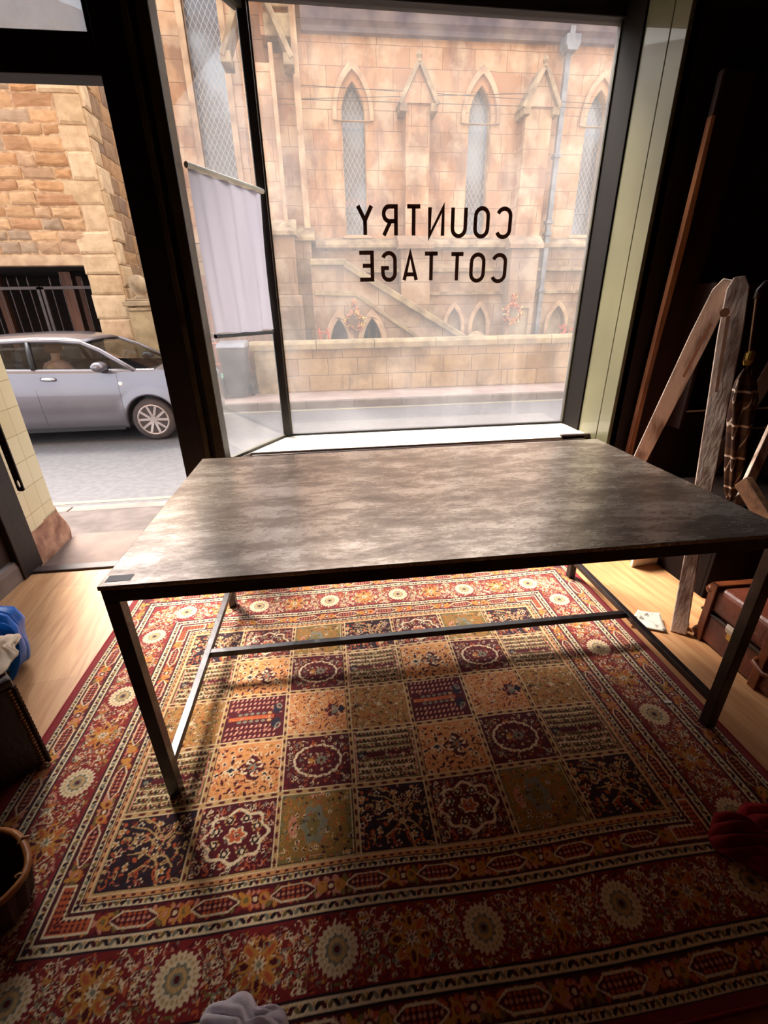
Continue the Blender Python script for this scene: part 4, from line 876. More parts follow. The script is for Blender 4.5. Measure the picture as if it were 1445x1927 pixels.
# ------------------------------------------------------------------ table
TX0, TX1, TY0, TY1, TZ = -.592, 1.302, .984, 2.02, .80
tb_ = thing('table', 'large steel framed table with a mottled dark metal top, standing on the rug', 'table', (0, 0, 0))
def top_mat():
    m, nt, b = newmat('mottled zinc top'); L = nt.links
    t = N(nt, 'ShaderNodeTexCoord'); mp = N(nt, 'ShaderNodeMapping'); mp.inputs['Scale'].default_value = (1, 2.6, 1); L.new(t.outputs['Object'], mp.inputs[0])
    n1 = N(nt, 'ShaderNodeTexNoise', Scale=4.5, Detail=12., Roughness=.74, Distortion=.1); L.new(mp.outputs[0], n1.inputs['Vector'])
    n2 = N(nt, 'ShaderNodeTexNoise', Scale=48., Detail=8., Roughness=.75); L.new(mp.outputs[0], n2.inputs['Vector'])
    ad = N(nt, 'ShaderNodeMath', operation='MULTIPLY_ADD'); L.new(n2.outputs['Fac'], ad.inputs[0]); ad.inputs[1].default_value = .42; L.new(n1.outputs['Fac'], ad.inputs[2])
    r = N(nt, 'ShaderNodeValToRGB'); e = r.color_ramp.elements; e[0].position = .55; e[1].position = .88; e[0].color = (*rgb(116, 100, 90), 1); e[1].color = (*rgb(226, 212, 198), 1)
    q = e.new(.70); q.color = (*rgb(160, 143, 130), 1); L.new(ad.outputs[0], r.inputs['Fac']); L.new(r.outputs['Color'], b.inputs['Base Color'])
    mr = N(nt, 'ShaderNodeMapRange'); mr.inputs['From Min'].default_value = .5; mr.inputs['From Max'].default_value = .95; mr.inputs['To Min'].default_value = .31; mr.inputs['To Max'].default_value = .24
    L.new(ad.outputs[0], mr.inputs['Value']); L.new(mr.outputs[0], b.inputs['Roughness']); b.inputs['Metallic'].default_value = .7; b.inputs['Specular IOR Level'].default_value = .6
    return m
steel = mat('dark painted steel', rgb(56, 48, 50), .38, metal=.4, col2=rgb(34, 28, 30), nscale=9, bump=.1, coat=.2)
MB().box(TX0, TX1, TY0, TY1, TZ - .012, TZ).build('tabletop', top_mat(), tb_, bevel=.002)
fb = MB()
for y in (TY0 + .004, TY1 - .04): fb.box(TX0 + .003, TX1 - .003, y, y + .036, TZ - .050, TZ - .0125)
for x in (TX0 + .003, TX1 - .039): fb.box(x, x + .036, TY0 + .04, TY1 - .04, TZ - .050, TZ - .0125)
fb.build('apron', steel, tb_, bevel=.002)
for x in (TX0 + .003, TX1 - .039):
    for y in (TY0 + .004, TY1 - .04): MB().box(x, x + .036, y, y + .036, .010, TZ - .050).build('leg', steel, tb_, bevel=.002)
for x in (TX0 + .008, TX1 - .034): MB().box(x, x + .026, TY0 + .04, TY1 - .04, .105, .131).build('side_stretcher', steel, tb_, bevel=.002)
MB().box(TX0 + .034, TX1 - .034, 1.50, 1.526, .105, .131).build('stretcher', steel, tb_, bevel=.002)
MB().box(TX0 + .01, TX0 + .07, TY0 + .02, TY0 + .05, TZ, TZ + .0006).build('corner_patch', mat('bare steel patch', rgb(96, 88, 90), .4, metal=.5), tb_)

# ------------------------------------------------------------------ rug
RX0, RX1, RY0, RY1 = -1.113, 1.333, .335, 2.18
ST = .0027; nx = int((RX1 - RX0) / ST) + 1; ny = int((RY1 - RY0) / ST) + 1
gxs = np.linspace(RX0, RX1, nx); gys = np.linspace(RY0, RY1, ny)
IM = np.zeros((ny, nx, 3), np.float32); nr = np.random.RandomState(4)
C_ = dict(red=rgb(128, 30, 32), drk=rgb(40, 16, 26), crm=rgb(226, 202, 166), gold=rgb(196, 132, 56), peach=rgb(214, 146, 92), olive=rgb(124, 104, 56), grn=rgb(128, 124, 106), org=rgb(190, 88, 48), mar=rgb(84, 12, 24), pink=rgb(206, 134, 112), navy=rgb(38, 30, 48), tan=rgb(196, 156, 104))
IM[:] = C_['red']
def win(x0, x1, y0, y1):
    i0 = max(0, int((x0 - RX0) / ST)); i1 = min(nx, int((x1 - RX0) / ST) + 2); j0 = max(0, int((y0 - RY0) / ST)); j1 = min(ny, int((y1 - RY0) / ST) + 2); return i0, i1, j0, j1
def rect(x0, x1, y0, y1, c):
    i0, i1, j0, j1 = win(x0, x1, y0, y1)
    if i1 > i0 and j1 > j0:
        mk = ((gxs[None, i0:i1] >= x0) & (gxs[None, i0:i1] < x1) & (gys[j0:j1, None] >= y0) & (gys[j0:j1, None] < y1)); IM[j0:j1, i0:i1][mk] = C_[c] if isinstance(c, str) else c
def el(cx, cy, rx, ry, c, ang=0., r0=0., clip=None, pet=0, pd=.3, a0=None, a1=None):
    """ellipse, ring (r0>0), petalled or arc"""
    R_ = max(rx, ry) * 1.05; i0, i1, j0, j1 = win(cx - R_, cx + R_, cy - R_, cy + R_)
    if clip: a = win(*clip); i0, i1, j0, j1 = max(i0, a[0]), min(i1, a[1] - 1), max(j0, a[2]), min(j1, a[3] - 1)
    if i1 <= i0 or j1 <= j0: return
    X = gxs[None, i0:i1] - cx; Y = gys[j0:j1, None] - cy; ca, sa = math.cos(ang), math.sin(ang); U = (X * ca + Y * sa) / rx; V = (-X * sa + Y * ca) / ry
    D = np.sqrt(U * U + V * V)
    if pet or a0 is not None: T = np.arctan2(V, U)
    if pet: D = D / (1 - pd * (.5 - .5 * np.cos(T * pet)))
    mk = (D <= 1) & (D >= r0)
    if a0 is not None: mk &= ((T - a0) % (2 * PI) < (a1 - a0))
    IM[j0:j1, i0:i1][mk] = C_[c] if isinstance(c, str) else c
def line(pts, w, c):
    for (x0, y0), (x1, y1) in zip(pts[:-1], pts[1:]):
        i0, i1, j0, j1 = win(min(x0, x1) - w, max(x0, x1) + w, min(y0, y1) - w, max(y0, y1) + w)
        if i1 <= i0 or j1 <= j0: continue
        X = gxs[None, i0:i1]; Y = gys[j0:j1, None]; dx, dy = x1 - x0, y1 - y0; l2 = dx * dx + dy * dy + 1e-12
        t = np.clip(((X - x0) * dx + (Y - y0) * dy) / l2, 0, 1); D = np.hypot(X - x0 - t * dx, Y - y0 - t * dy); IM[j0:j1, i0:i1][D <= w / 2] = C_[c]
def scatter(x0, x1, y0, y1, step, cols, seed, curls=.35, size=1.):
    r_ = random.Random(seed); y = y0 + step / 2
    while y < y1 - step * .3:
        x = x0 + step / 2
        while x < x1 - step * .3:
            px_, py_ = x + r_.uniform(-.35, .35) * step, y + r_.uniform(-.35, .35) * step; k = r_.random(); c = r_.choice(cols); a = r_.uniform(0, PI); s_ = step * size
            cl = (x0, x1, y0, y1)
            if k < curls: el(px_, py_, s_ * .5, s_ * .42, c, a, .62, cl, a0=a, a1=a + 4.2)
            elif k < curls + .25: el(px_, py_, s_ * .44, s_ * .44, 'crm' if c != 'crm' else 'pink', a, 0, cl, pet=5, pd=.45); el(px_, py_, s_ * .2, s_ * .2, r_.choice(('mar', 'gold', 'navy')), 0, 0, cl)
            elif k < curls + .5: el(px_, py_, s_ * .5, s_ * .2, c, a, 0, cl); el(px_, py_, s_ * .28, s_ * .07, 'mar', a, 0, cl)
            else: el(px_, py_, s_ * .26, s_ * .18, c, a, 0, cl)
            x += step
        y += step
# frames (inset distances from the edge)
def frame(d0, d1, c): rect(RX0 + d0, RX1 - d0, RY0 + d0, RY1 - d0, c)
bounds = [(0, 'red'), (.025, 'drk'), (.0275, 'crm'), (.046, 'drk'), (.049, 'mar'), (.105, 'drk'), (.109, 'crm'), (.133, 'drk'), (.138, 'red'), (.283, 'drk'), (.288, 'crm'), (.311, 'drk'), (.316, 'mar'), (.368, 'drk'), (.372, 'crm'), (.388, 'drk'), (.391, 'peach'), (.401, 'crm')]
for d, c in bounds: frame(d, 0, c)
frame(.403, 0, 'tan')
def sides(d):
    """the four runs of a border whose centre line is inset d: (origin, along, across, length)"""
    return [((RX0 + d, RY0 + d), (1, 0), (0, 1), RX1 - RX0 - 2 * d), ((RX0 + d, RY1 - d), (1, 0), (0, -1), RX1 - RX0 - 2 * d), ((RX0 + d, RY0 + d), (0, 1), (1, 0), RY1 - RY0 - 2 * d), ((RX1 - d, RY0 + d), (0, 1), (-1, 0), RY1 - RY0 - 2 * d)]
def P_(s_, a, b2=0.): return (s_[0][0] + s_[1][0] * a + s_[2][0] * b2, s_[0][1] + s_[1][1] * a + s_[2][1] * b2)
# guard stripes: dark/green lozenges with diagonal marks
for d, w_ in ((.037, .018), (.121, .024), (.2995, .023), (.380, .016)):
    for s_ in sides(d):
        hz = s_[1][0] == 1; n = int(s_[3] / .0145)
        for i in range(n + 1):
            x, y = P_(s_, s_[3] * i / n); c = ('drk', 'mar', 'olive', 'drk', 'grn')[i % 5]
            el(x, y, *((.0050, w_ * .36) if hz else (w_ * .36, .0050)), c, .7 if (i % 2) else -.7)
            x, y = P_(s_, s_[3] * (i + .5) / n, w_ * .22); el(x, y, .003, .003, 'gold' if i % 2 else 'drk')
for d in (.396,):
    for s_ in sides(d):
        n = int(s_[3] / .024)
        for i in range(n + 1): x, y = P_(s_, s_[3] * i / n); el(x, y, *((.007, .003) if s_[1][0] else (.003, .007)), 'mar')
# cartouche borders
def cartouches(d, hw, pitch, ln, seed):
    r_ = random.Random(seed)
    for s_ in sides(d):
        hz = s_[1][0] == 1; n = max(1, round((s_[3] - pitch * .9) / pitch)); st_ = (s_[3]) / (n + 1)
        x0_, x1_ = 0, s_[3]
        a = .03
        while a < s_[3] - .02:
            for b2 in (-hw * .55, hw * .5, 0):
                x, y = P_(s_, a + r_.uniform(-.006, .006), b2); c = r_.choice(('org', 'gold', 'pink', 'red', 'olive')); q = r_.uniform(0, PI)
                el(x, y, .012, .006, c, q, 0, None)
            a += .015
        for i in range(1, n + 1):
            cx, cy = P_(s_, st_ * i); L_, Hh = ln / 2, hw * .80
            for k, (e, c) in enumerate(((0, 'crm'), (.0045, 'mar'))):
                l_, h_ = L_ - e, Hh - e
                def hexin(X, Y): return (np.abs(Y) <= h_) & (np.abs(X) / l_ * .66 + np.abs(Y) / h_ * .34 <= .70) & (np.abs(X) <= l_)
                i0, i1, j0, j1 = win(cx - L_, cx + L_, cy - L_, cy + L_); X = gxs[None, i0:i1] - cx; Y = gys[j0:j1, None] - cy
                mk = hexin(X, Y) if hz else hexin(Y + 0 * X, X + 0 * Y); IM[j0:j1, i0:i1][mk] = C_[c]
            for p in np.arange(-L_ + .02, L_ - .015, .0125):
                for q in (-.011, 0, .011):
                    if abs(p) / L_ * .66 + abs(q) / Hh * .34 < .56:
                        x, y = P_(s_, st_ * i + p, q); el(x, y, .0042, .0042, 'org' if q else 'pink')
            cx, cy = P_(s_, st_ * (i + .5))
            if i < n: el(cx, cy, .022, .022, 'pink', .4, 0, None, pet=8, pd=.5); el(cx, cy, .012, .012, 'mar'); el(cx, cy, .006, .006, 'crm')
            for sg in (-1, 1):
                x, y = P_(s_, st_ * i + sg * (L_ + .016)); el(x, y, .014, .014, 'gold', 0, .5, None)
cartouches(.077, .027, .222, .125, 1); cartouches(.342, .024, .207, .118, 2)
for sx in (0, 1):   # L-shaped corner cartouches
    for sy in (0, 1):
        for e, c in ((0, 'crm'), (.006, 'org')):
            X0 = (RX0 + .322 + e) if sx == 0 else (RX1 - .322 - e); Y0 = (RY0 + .322 + e) if sy == 0 else (RY1 - .322 - e); dx = 1 if sx == 0 else -1; dy = 1 if sy == 0 else -1; t = .040 - 2 * e; l_ = .115 - 2 * e
            rect(min(X0, X0 + dx * l_), max(X0, X0 + dx * l_), min(Y0, Y0 + dy * t), max(Y0, Y0 + dy * t), c); rect(min(X0, X0 + dx * t), max(X0, X0 + dx * t), min(Y0, Y0 + dy * l_), max(Y0, Y0 + dy * l_), c)
        for i in range(7):
            for j in range(3): el(X0 + dx * (.006 + i * .014), Y0 + dy * (.006 + j * .010), .004, .004, 'mar'); el(X0 + dx * (.006 + j * .010), Y0 + dy * (.006 + i * .014), .004, .004, 'mar')
# main border: scrolls, rosettes, star flowers
CXR, CYR = (RX0 + RX1) / 2, (RY0 + RY1) / 2
for s_ in sides(.2105):
    hz = s_[1][0] == 1; c = s_[3] / 2; r_ = random.Random(31 if hz else 37); per = .364
    motifs = [(r_.uniform(0, per / 2), r_.uniform(-.062, .062), r_.random(), r_.choice(('crm', 'pink', 'gold', 'grn', 'org', 'olive', 'crm', 'mar')), r_.uniform(0, PI), r_.uniform(.5, .95)) for _ in range(190)]
    nrep = int(c / per) + 2
    for k in range(-nrep, nrep + 1):
        for mir in (-1, 1):
            for (a, b2, kind, col, ang, sz) in motifs:
                al = c + (k + .0) * per + mir * a
                if not (-.02 < al < s_[3] + .02): continue
                x, y = P_(s_, al, b2); an = ang * mir
                if kind < .42: el(x, y, .0125 * sz, .010 * sz, col, an, .66, None, a0=an, a1=an + 4.3)
                elif kind < .62: el(x, y, .013 * sz, .005 * sz, col, an)
                elif kind < .8: el(x, y, .009 * sz, .009 * sz, 'crm', an, 0, None, pet=5, pd=.5); el(x, y, .003, .003, 'mar')
                else: el(x, y, .005 * sz, .004 * sz, col, an)
    for k in range(-nrep, nrep + 1):
        al = c + (k + .5) * per
        if -.01 < al < s_[3] + .01 and not (k == 99):
            x, y = P_(s_, al)
            el(x, y, .058, .058, 'red'); el(x, y, .053, .053, 'crm', 0, 0, None, pet=22, pd=.14); el(x, y, .043, .043, 'tan', .14, 0, None, pet=22, pd=.2); el(x, y, .038, .038, 'crm', 0, 0, None, pet=22, pd=.1); el(x, y, .031, .031, 'grn', 0, 0, None, pet=11, pd=.2); el(x, y, .022, .022, 'tan', 0, .6, None); el(x, y, .007, .007, 'mar')
        al = c + k * per
        if .03 < al < s_[3] - .03:
            x, y = P_(s_, al)
            for i in range(8):
                q = 2 * PI * i / 8; el(x + .033 * math.cos(q), y + .033 * math.sin(q), .021, .011, 'gold', q); el(x + .035 * math.cos(q), y + .035 * math.sin(q), .012, .006, 'org' if i % 2 else 'mar', q)
            el(x, y, .017, .017, 'crm', 0, 0, None, pet=8, pd=.5); el(x, y, .006, .006, 'grn')
# field panels: 7 x 5
FX0, FX1, FY0, FY1 = RX0 + .403, RX1 - .403, RY0 + .403, RY1 - .403
pw, ph = (FX1 - FX0) / 7, (FY1 - FY0) / 5
kinds = ['TQDTQDT', 'SMWSMWS', 'GRVGRVG', 'SMWSMWS', 'TQDTQDT']
for r_i in range(5):
    for c_i in range(7):
        x0, x1 = FX0 + c_i * pw + .009, FX0 + (c_i + 1) * pw - .009; y0, y1 = FY0 + r_i * ph + .009, FY0 + (r_i + 1) * ph - .009; k = kinds[r_i][c_i]; cx, cy = (x0 + x1) / 2, (y0 + y1) / 2; cl = (x0, x1, y0, y1); sd = ord(k)
        rect(x0 - .003, x1 + .003, y0 - .003, y1 + .003, 'drk')
        if k == 'T':      # flowering tree on navy
            rect(x0, x1, y0, y1, 'drk'); scatter(x0, x1, y0, y1, .021, ['org', 'tan', 'navy', 'mar', 'tan', 'org', 'navy'], sd, .1, 1.25)
            tx_ = x0 + (x1 - x0) * .62; line([(tx_ + .02, y0 + .01), (tx_ - .004, cy - .02), (tx_ + .01, cy + .03), (tx_ + .05, y1 - .02)], .0055, 'tan')
            for (a, b2, e_, g_) in ((0, .0, -.09, .05), (0, .02, -.10, .07), (0, -.03, -.08, -.01), (.0, -.05, -.06, -.06), (.0, .03, -.06, .085), (.0, -.02, .05, -.055), (.01, .02, .06, .03)):
                line([(tx_ + a, cy + b2), (tx_ + e_ * .5, cy + (b2 + g_) / 2 + .012), (tx_ + e_, cy + g_)], .004, 'tan')
        elif k == 'Q':    # lobed medallion
            rect(x0, x1, y0, y1, 'mar'); scatter(x0, x1, y0, y1, .018, ['tan', 'org', 'grn', 'pink', 'drk'], sd, .4)
            el(cx, cy, .098, .078, 'crm', 0, 0, cl, pet=8, pd=.16); el(cx, cy, .088, .068, 'mar', 0, 0, cl, pet=8, pd=.16)
            for i in range(8):
                q = 2 * PI * i / 8 + .39; el(cx + .062 * math.cos(q), cy + .048 * math.sin(q), .017, .015, 'crm' if i % 2 else 'tan', 0, 0, cl, pet=6, pd=.3); el(cx + .062 * math.cos(q), cy + .048 * math.sin(q), .011, .011, 'drk'); el(cx + .062 * math.cos(q), cy + .048 * math.sin(q), .005, .005, 'crm')
            el(cx, cy, .034, .026, 'crm', 0, 0, cl, pet=6, pd=.3); el(cx, cy, .026, .02, 'org', 0, 0, cl, pet=6, pd=.3); el(cx, cy, .008, .008, 'mar')
        elif k == 'D':    # gold and green
            rect(x0, x1, y0, y1, 'olive'); rect(x0 + .01, x1 - .02, y0 + .01, y1 - .01, rgb(148, 108, 52)); scatter(x0, x1, y0, y1, .019, ['olive', 'grn', 'drk', 'org', 'gold', 'olive'], sd, .15, .9)
            el(cx - .01, cy, .04, .062, 'grn', 0, 0, cl, pet=6, pd=.25); el(cx - .012, cy, .02, .04, 'olive', 0, 0, cl, pet=6, pd=.3); el(x0 + .035, cy, .014, .034, 'pink', 0, .45, cl, pet=7, pd=.3); line([(x1 - .004, y0), (x1 - .004, y1)], .003, 'crm')
            for sg in (-1, 1): line([(cx - .02, cy + sg * .086), (cx + .02, cy + sg * .086)], .004, 'pink')
        elif k == 'S':    # rows of shrubs either side of a red channel
            rect(x0, x1, y0, y1, 'olive')
            for j in range(8):
                yy = y0 + (y1 - y0) * (j + .5) / 8
                if j in (0, 1, 2, 5, 6, 7) or True:
                    n = 15
                    for i in range(n):
                        xx = x0 + .012 + (x1 - x0 - .024) * i / (n - 1); el(xx, yy, .0055, .0075, 'mar' if (i + j) % 2 else 'drk', .4, 0, cl); el(xx + .004, yy + .004, .004, .003, 'tan', .8, 0, cl)
                line([(x0 + .012, yy + .0105), (x1 - .02, yy + .0105)], .0032, 'crm')
            rect(x0 + .03, x1 - .02, cy - .007, cy + .007, 'mar'); el(x0 + .024, cy, .015, .014, 'navy', 0, 0, cl); el(x0 + .024, cy, .008, .007, 'grn')
            line([(x0 + .006, y0 + .01), (x0 + .006, y1 - .01)], .004, 'pink'); line([(x1 - .012, y0 + .008), (x1 - .006, cy), (x1 - .012, y1 - .008)], .006, 'pink')
        elif k == 'M':    # gold ground with small medallion
            rect(x0, x1, y0, y1, 'peach'); scatter(x0, x1, y0, y1, .022, ['mar', 'gold', 'mar', 'drk', 'org', 'mar'], sd, .2, 1.05)
            el(cx - .052, cy, .022, .016, 'crm', 0, 0, cl, pet=4, pd=.5); el(cx - .052, cy, .014, .009, 'navy', 0, 0, cl, pet=4, pd=.4)
            el(cx + .018, cy, .046, .044, 'mar', 0, 0, cl, pet=4, pd=.3); el(cx + .018, cy, .038, .036, 'crm', .4, .0, cl, pet=4, pd=.35); el(cx + .018, cy, .032, .030, 'mar', .4, 0, cl, pet=8, pd=.4); el(cx + .018, cy, .018, .018, 'grn', 0, 0, cl, pet=6, pd=.4); el(cx + .018, cy, .006, .006, 'org')
        elif k == 'W':    # wreath on dark red
            rect(x0, x1, y0, y1, 'mar'); scatter(x0, x1, y0, y1, .020, ['grn', 'org', 'grn', 'tan', 'red', 'drk'], sd, .3, .9)
            el(cx, cy, .088, .070, 'mar', 0, 0, cl)
            for i in range(30): q = 2 * PI * i / 30; el(cx + .078 * math.cos(q), cy + .058 * math.sin(q), .0085, .0045, 'crm', q + 1.0 + (i % 2) * .8, 0, cl)
            scatter(cx - .055, cx + .055, cy - .04, cy + .04, .019, ['red', 'org', 'crm', 'grn'], sd + 5, .4, .7)
            el(cx + .012, cy, .022, .02, 'grn', 0, 0, cl, pet=8, pd=.35); el(cx + .012, cy, .006, .006, 'mar'); el(cx - .022, cy, .013, .013, 'gold', 0, 0, cl, pet=5, pd=.4)
        elif k == 'G':    # golden floral
            rect(x0, x1, y0, y1, rgb(176, 128, 74)); scatter(x0, x1, y0, y1, .017, ['olive', 'org', 'mar', 'gold', 'crm', 'olive', 'org'], sd, .25, .85)
            for i in range(9): el(x0 + .02 + i * .022, cy + .004 * (-1) ** i, .009, .006, ('drk', 'crm', 'olive')[i % 3], i, 0, cl)
        elif k == 'R':    # crimson with rows of small white sprigs, channel in middle
            rect(x0, x1, y0, y1, 'mar')
            for j in range(9):
                for i in range(11):
                    if abs(j - 4) < 1.2: continue
                    xx = x0 + .012 + (x1 - x0 - .045) * i / 10; yy = y0 + (y1 - y0) * (j + .5) / 9; el(xx, yy, .006, .0035, 'pink', .8, 0, cl); el(xx + .002, yy + .005, .003, .002, 'crm', 0, 0, cl)
            for sg in (-1, 1):
                for i in range(6): el(x0 + .05 + i * .022, cy + sg * .017, .008, .006, 'grn' if i < 5 else 'tan', 0, 0, cl)
                el(x1 - .03, cy + sg * .03, .016, .022, 'navy', sg * .5, 0, cl); el(x1 - .022, cy + sg * .045, .010, .015, 'grn', sg * .5, .5, cl)
            rect(x0 + .01, x1 - .04, cy - .009, cy + .009, 'org'); scatter(x0 + .01, x1 - .04, cy - .009, cy + .009, .012, ['mar', 'gold', 'tan'], 3, .1)
        elif k == 'V':    # orange ground, vase
            rect(x0, x1, y0, y1, 'peach'); scatter(x0, x1, y0, y1, .016, ['org', 'mar', 'crm', 'org', 'mar', 'gold'], sd, .35, .95)
            el(x1 - .05, cy, .032, .036, 'mar', 0, 0, cl, pet=6, pd=.3); el(x1 - .04, cy, .024, .022, 'grn', 0, 0, cl, pet=3, pd=.5); el(x1 - .018, cy, .014, .02, 'navy', 0, 0, cl, pet=4, pd=.3)
def fine(x0, x1, y0, y1, n, cols, seed):
    r_ = random.Random(seed); cl = (x0, x1, y0, y1)
    for _ in range(n):
        x, y, c, a = r_.uniform(x0, x1), r_.uniform(y0, y1), r_.choice(cols), r_.uniform(0, PI); k = r_.random()
        if k < .5: el(x, y, .0065, .0055, c, a, .55, cl, a0=a, a1=a + 3.6)
        else: el(x, y, .0052, .0022, c, a, 0, cl)
for r_i in range(5):
    for c_i in range(7):
        k = kinds[r_i][c_i]; x0, x1 = FX0 + c_i * pw + .009, FX0 + (c_i + 1) * pw - .009; y0, y1 = FY0 + r_i * ph + .009, FY0 + (r_i + 1) * ph - .009
        n, cols = {'T': (150, ['tan', 'org', 'navy', 'mar', 'pink']), 'Q': (170, ['crm', 'org', 'mar', 'grn', 'pink']), 'D': (150, ['olive', 'gold', 'drk', 'grn', 'tan', 'org']), 'S': (170, ['crm', 'pink', 'crm', 'tan', 'mar']), 'M': (130, ['gold', 'mar', 'crm', 'peach', 'org', 'drk']),
                   'W': (130, ['grn', 'crm', 'red', 'tan', 'org', 'mar']), 'G': (230, ['crm', 'org', 'olive', 'mar', 'gold', 'drk']), 'R': (20, ['pink']), 'V': (190, ['crm', 'org', 'mar', 'peach', 'pink'])}[k]
        fine(x0, x1, y0, y1, n, cols, ord(k) + 77)
for s_ in sides(.2105):
    hz = s_[1][0] == 1; r_ = random.Random(5)
    for _ in range(int(s_[3] * 420)):
        a = r_.uniform(-.06, s_[3] + .06); b2 = r_.uniform(-.068, .068); x, y = P_(s_, a, b2); c_ = s_[3] / 2; q = ((a - c_) / .364 - .5) % 1.0; q = min(q, 1 - q) * .364
        if math.hypot(q, b2) < .056: continue
        an = r_.uniform(0, PI); c = r_.choice(('crm', 'pink', 'gold', 'grn', 'tan', 'mar', 'crm', 'org'))
        if r_.random() < .45: el(x, y, .007, .006, c, an, .6, None, a0=an, a1=an + 3.8)
        else: el(x, y, .0055, .0024, c, an)
# lattice lines with dark dashes
for i in range(1, 7):
    x = FX0 + i * pw; rect(x - .0085, x + .0085, FY0, FY1, 'tan'); rect(x - .0085, x - .006, FY0, FY1, 'crm'); rect(x + .006, x + .0085, FY0, FY1, 'crm')
for j in range(1, 5):
    y = FY0 + j * ph; rect(FX0, FX1, y - .0085, y + .0085, 'tan'); rect(FX0, FX1, y - .0085, y - .006, 'crm'); rect(FX0, FX1, y + .006, y + .0085, 'crm')
for i in range(1, 7):
    for q in np.arange(FY0 + .017, FY1, ph / 6): el(FX0 + i * pw, q, .0042, .010, 'mar')
for j in range(1, 5):
    for q in np.arange(FX0 + .02, FX1, pw / 6): el(q, FY0 + j * ph, .011, .0042, 'mar', 0, 0, None, pet=0)
# wool grain
IM *= (1 + nr.normal(0, .10, (ny, nx, 1))).clip(.6, 1.5)
GX_, GY_ = np.meshgrid(gxs, gys)
wob = .004 * np.sin(GX_ * 7 + GY_ * 3) ; wob2 = .004 * np.sin(GX_ * 5.5 - 1) * np.cos(GY_ * 4)
Zr = .0085 + .0022 * np.sin(GX_ * 9 + 1) * np.sin(GY_ * 11) + .0012 * np.sin(GX_ * 37) * np.sin(GY_ * 5 + GX_ * 3)
Zr[0, :] = Zr[-1, :] = .0004; Zr[:, 0] = Zr[:, -1] = .0004
co = np.stack([GX_ + wob2 * 1.0, GY_ + wob, Zr], -1).reshape(-1, 3).astype(np.float32)
me = bpy.data.meshes.new('rug'); me.vertices.add(nx * ny); me.vertices.foreach_set('co', co.ravel())
ii = (np.arange(ny - 1)[:, None] * nx + np.arange(nx - 1)[None, :]).ravel().astype(np.int32)
fc = np.stack([ii, ii + 1, ii + nx + 1, ii + nx], 1); nf = len(fc)
me.loops.add(nf * 4); me.loops.foreach_set('vertex_index', fc.ravel()); me.polygons.add(nf)
me.polygons.foreach_set('loop_start', np.arange(nf, dtype=np.int32) * 4); me.update(calc_edges=True)
ca = me.color_attributes.new('pattern', 'FLOAT_COLOR', 'POINT'); ca.data.foreach_set('color', np.concatenate([IM, np.ones((ny, nx, 1), np.float32)], 2).astype(np.float32).ravel())
me.polygons.foreach_set('use_smooth', np.ones(nf, dtype=bool))
rm2, nt, bb = newmat('woven wool'); a_ = N(nt, 'ShaderNodeAttribute', attribute_name='pattern'); nt.links.new(a_.outputs['Color'], bb.inputs['Base Color'])
bb.inputs['Roughness'].default_value = .95; bb.inputs['Specular IOR Level'].default_value = .1; bb.inputs['Sheen Weight'].default_value = .35; bb.inputs['Sheen Roughness'].default_value = .5
n_ = N(nt, 'ShaderNodeTexNoise', Scale=420., Detail=2.); t_ = N(nt, 'ShaderNodeTexCoord'); nt.links.new(t_.outputs['Object'], n_.inputs['Vector'])
bp = N(nt, 'ShaderNodeBump', Strength=.5, Distance=.003); nt.links.new(n_.outputs['Fac'], bp.inputs['Height']); nt.links.new(bp.outputs[0], bb.inputs['Normal'])
me.materials.append(rm2); rug = thing('rug', 'large red patterned rug with square floral panels and medallion borders under the table', 'rug')
pile = bpy.data.objects.new('pile', me); COL.objects.link(pile); pile.parent = rug
me.name = 'rug_pile'
ep = []
for a, c, n_ in (((RX0, RY0), (RX1, RY0), 40), ((RX1, RY0), (RX1, RY1), 30), ((RX1, RY1), (RX0, RY1), 40), ((RX0, RY1), (RX0, RY0), 30)):
    for i in range(n_):
        x = a[0] + (c[0] - a[0]) * i / n_; y = a[1] + (c[1] - a[1]) * i / n_; ep.append((x + .004 * math.sin(x * 5.5 - 1) * math.cos(y * 4), y + .004 * math.sin(x * 7 + y * 3), .0055))
MB().tube(ep, .0052, 8, closed=True).build('edge_binding', mat('red wool binding', rgb(140, 22, 30), .9), rug, smooth=True)

# ------------------------------------------------------------------ things around the room
leather = mat('brown leather', rgb(120, 60, 42), .42, col2=rgb(84, 38, 28), nscale=6, bump=.25, bscale=60)
tanl = mat('tan leather strap', rgb(128, 66, 34), .4, col2=rgb(92, 44, 22), nscale=9)
brass = mat('aged brass', rgb(196, 160, 80), .35, metal=.8)
sc = thing('suitcase', 'old brown leather suitcase with tan straps lying flat beside the trestle foot', 'suitcase', (1.60, .97, 0), -.02)
MB().box(0, .45, -.12, .5, .004, .15).build('base', leather, sc, bevel=.018, bseg=3)
MB().box(0.002, .448, -.118, .498, .154, .285).build('lid', leather, sc, bevel=.03, bseg=4)
MB().box(-.004, .454, -.124, .504, .143, .155).build('rim', M['dark_wood'], sc, bevel=.003)
for y in (.452, .16):
    MB().box(-.012, .0, y, y + .035, .0, .297).box(-.012, .45, y, y + .035, .286, .297).build('strap', tanl, sc, bevel=.003)
for x in (0,):
    for y in (.5, -.12):
        for z in (.03, .255): MB().lathe([(.001, -.02), (.022, -.016), (.03, 0), (.022, .016), (.001, .02)], (.012, y - (.012 if y > 0 else -.012), z), 10).build('corner_cap', tanl, sc, smooth=True)
MB().box(-.010, 0, .30, .345, .105, .165).build('lock', brass, sc, bevel=.003)
MB().prism([(-.016, .14), (-.012, .17), (-.016, .18), (-.02, .16)], .24, .35, XZ).build('torn_label', M['sill'], sc)
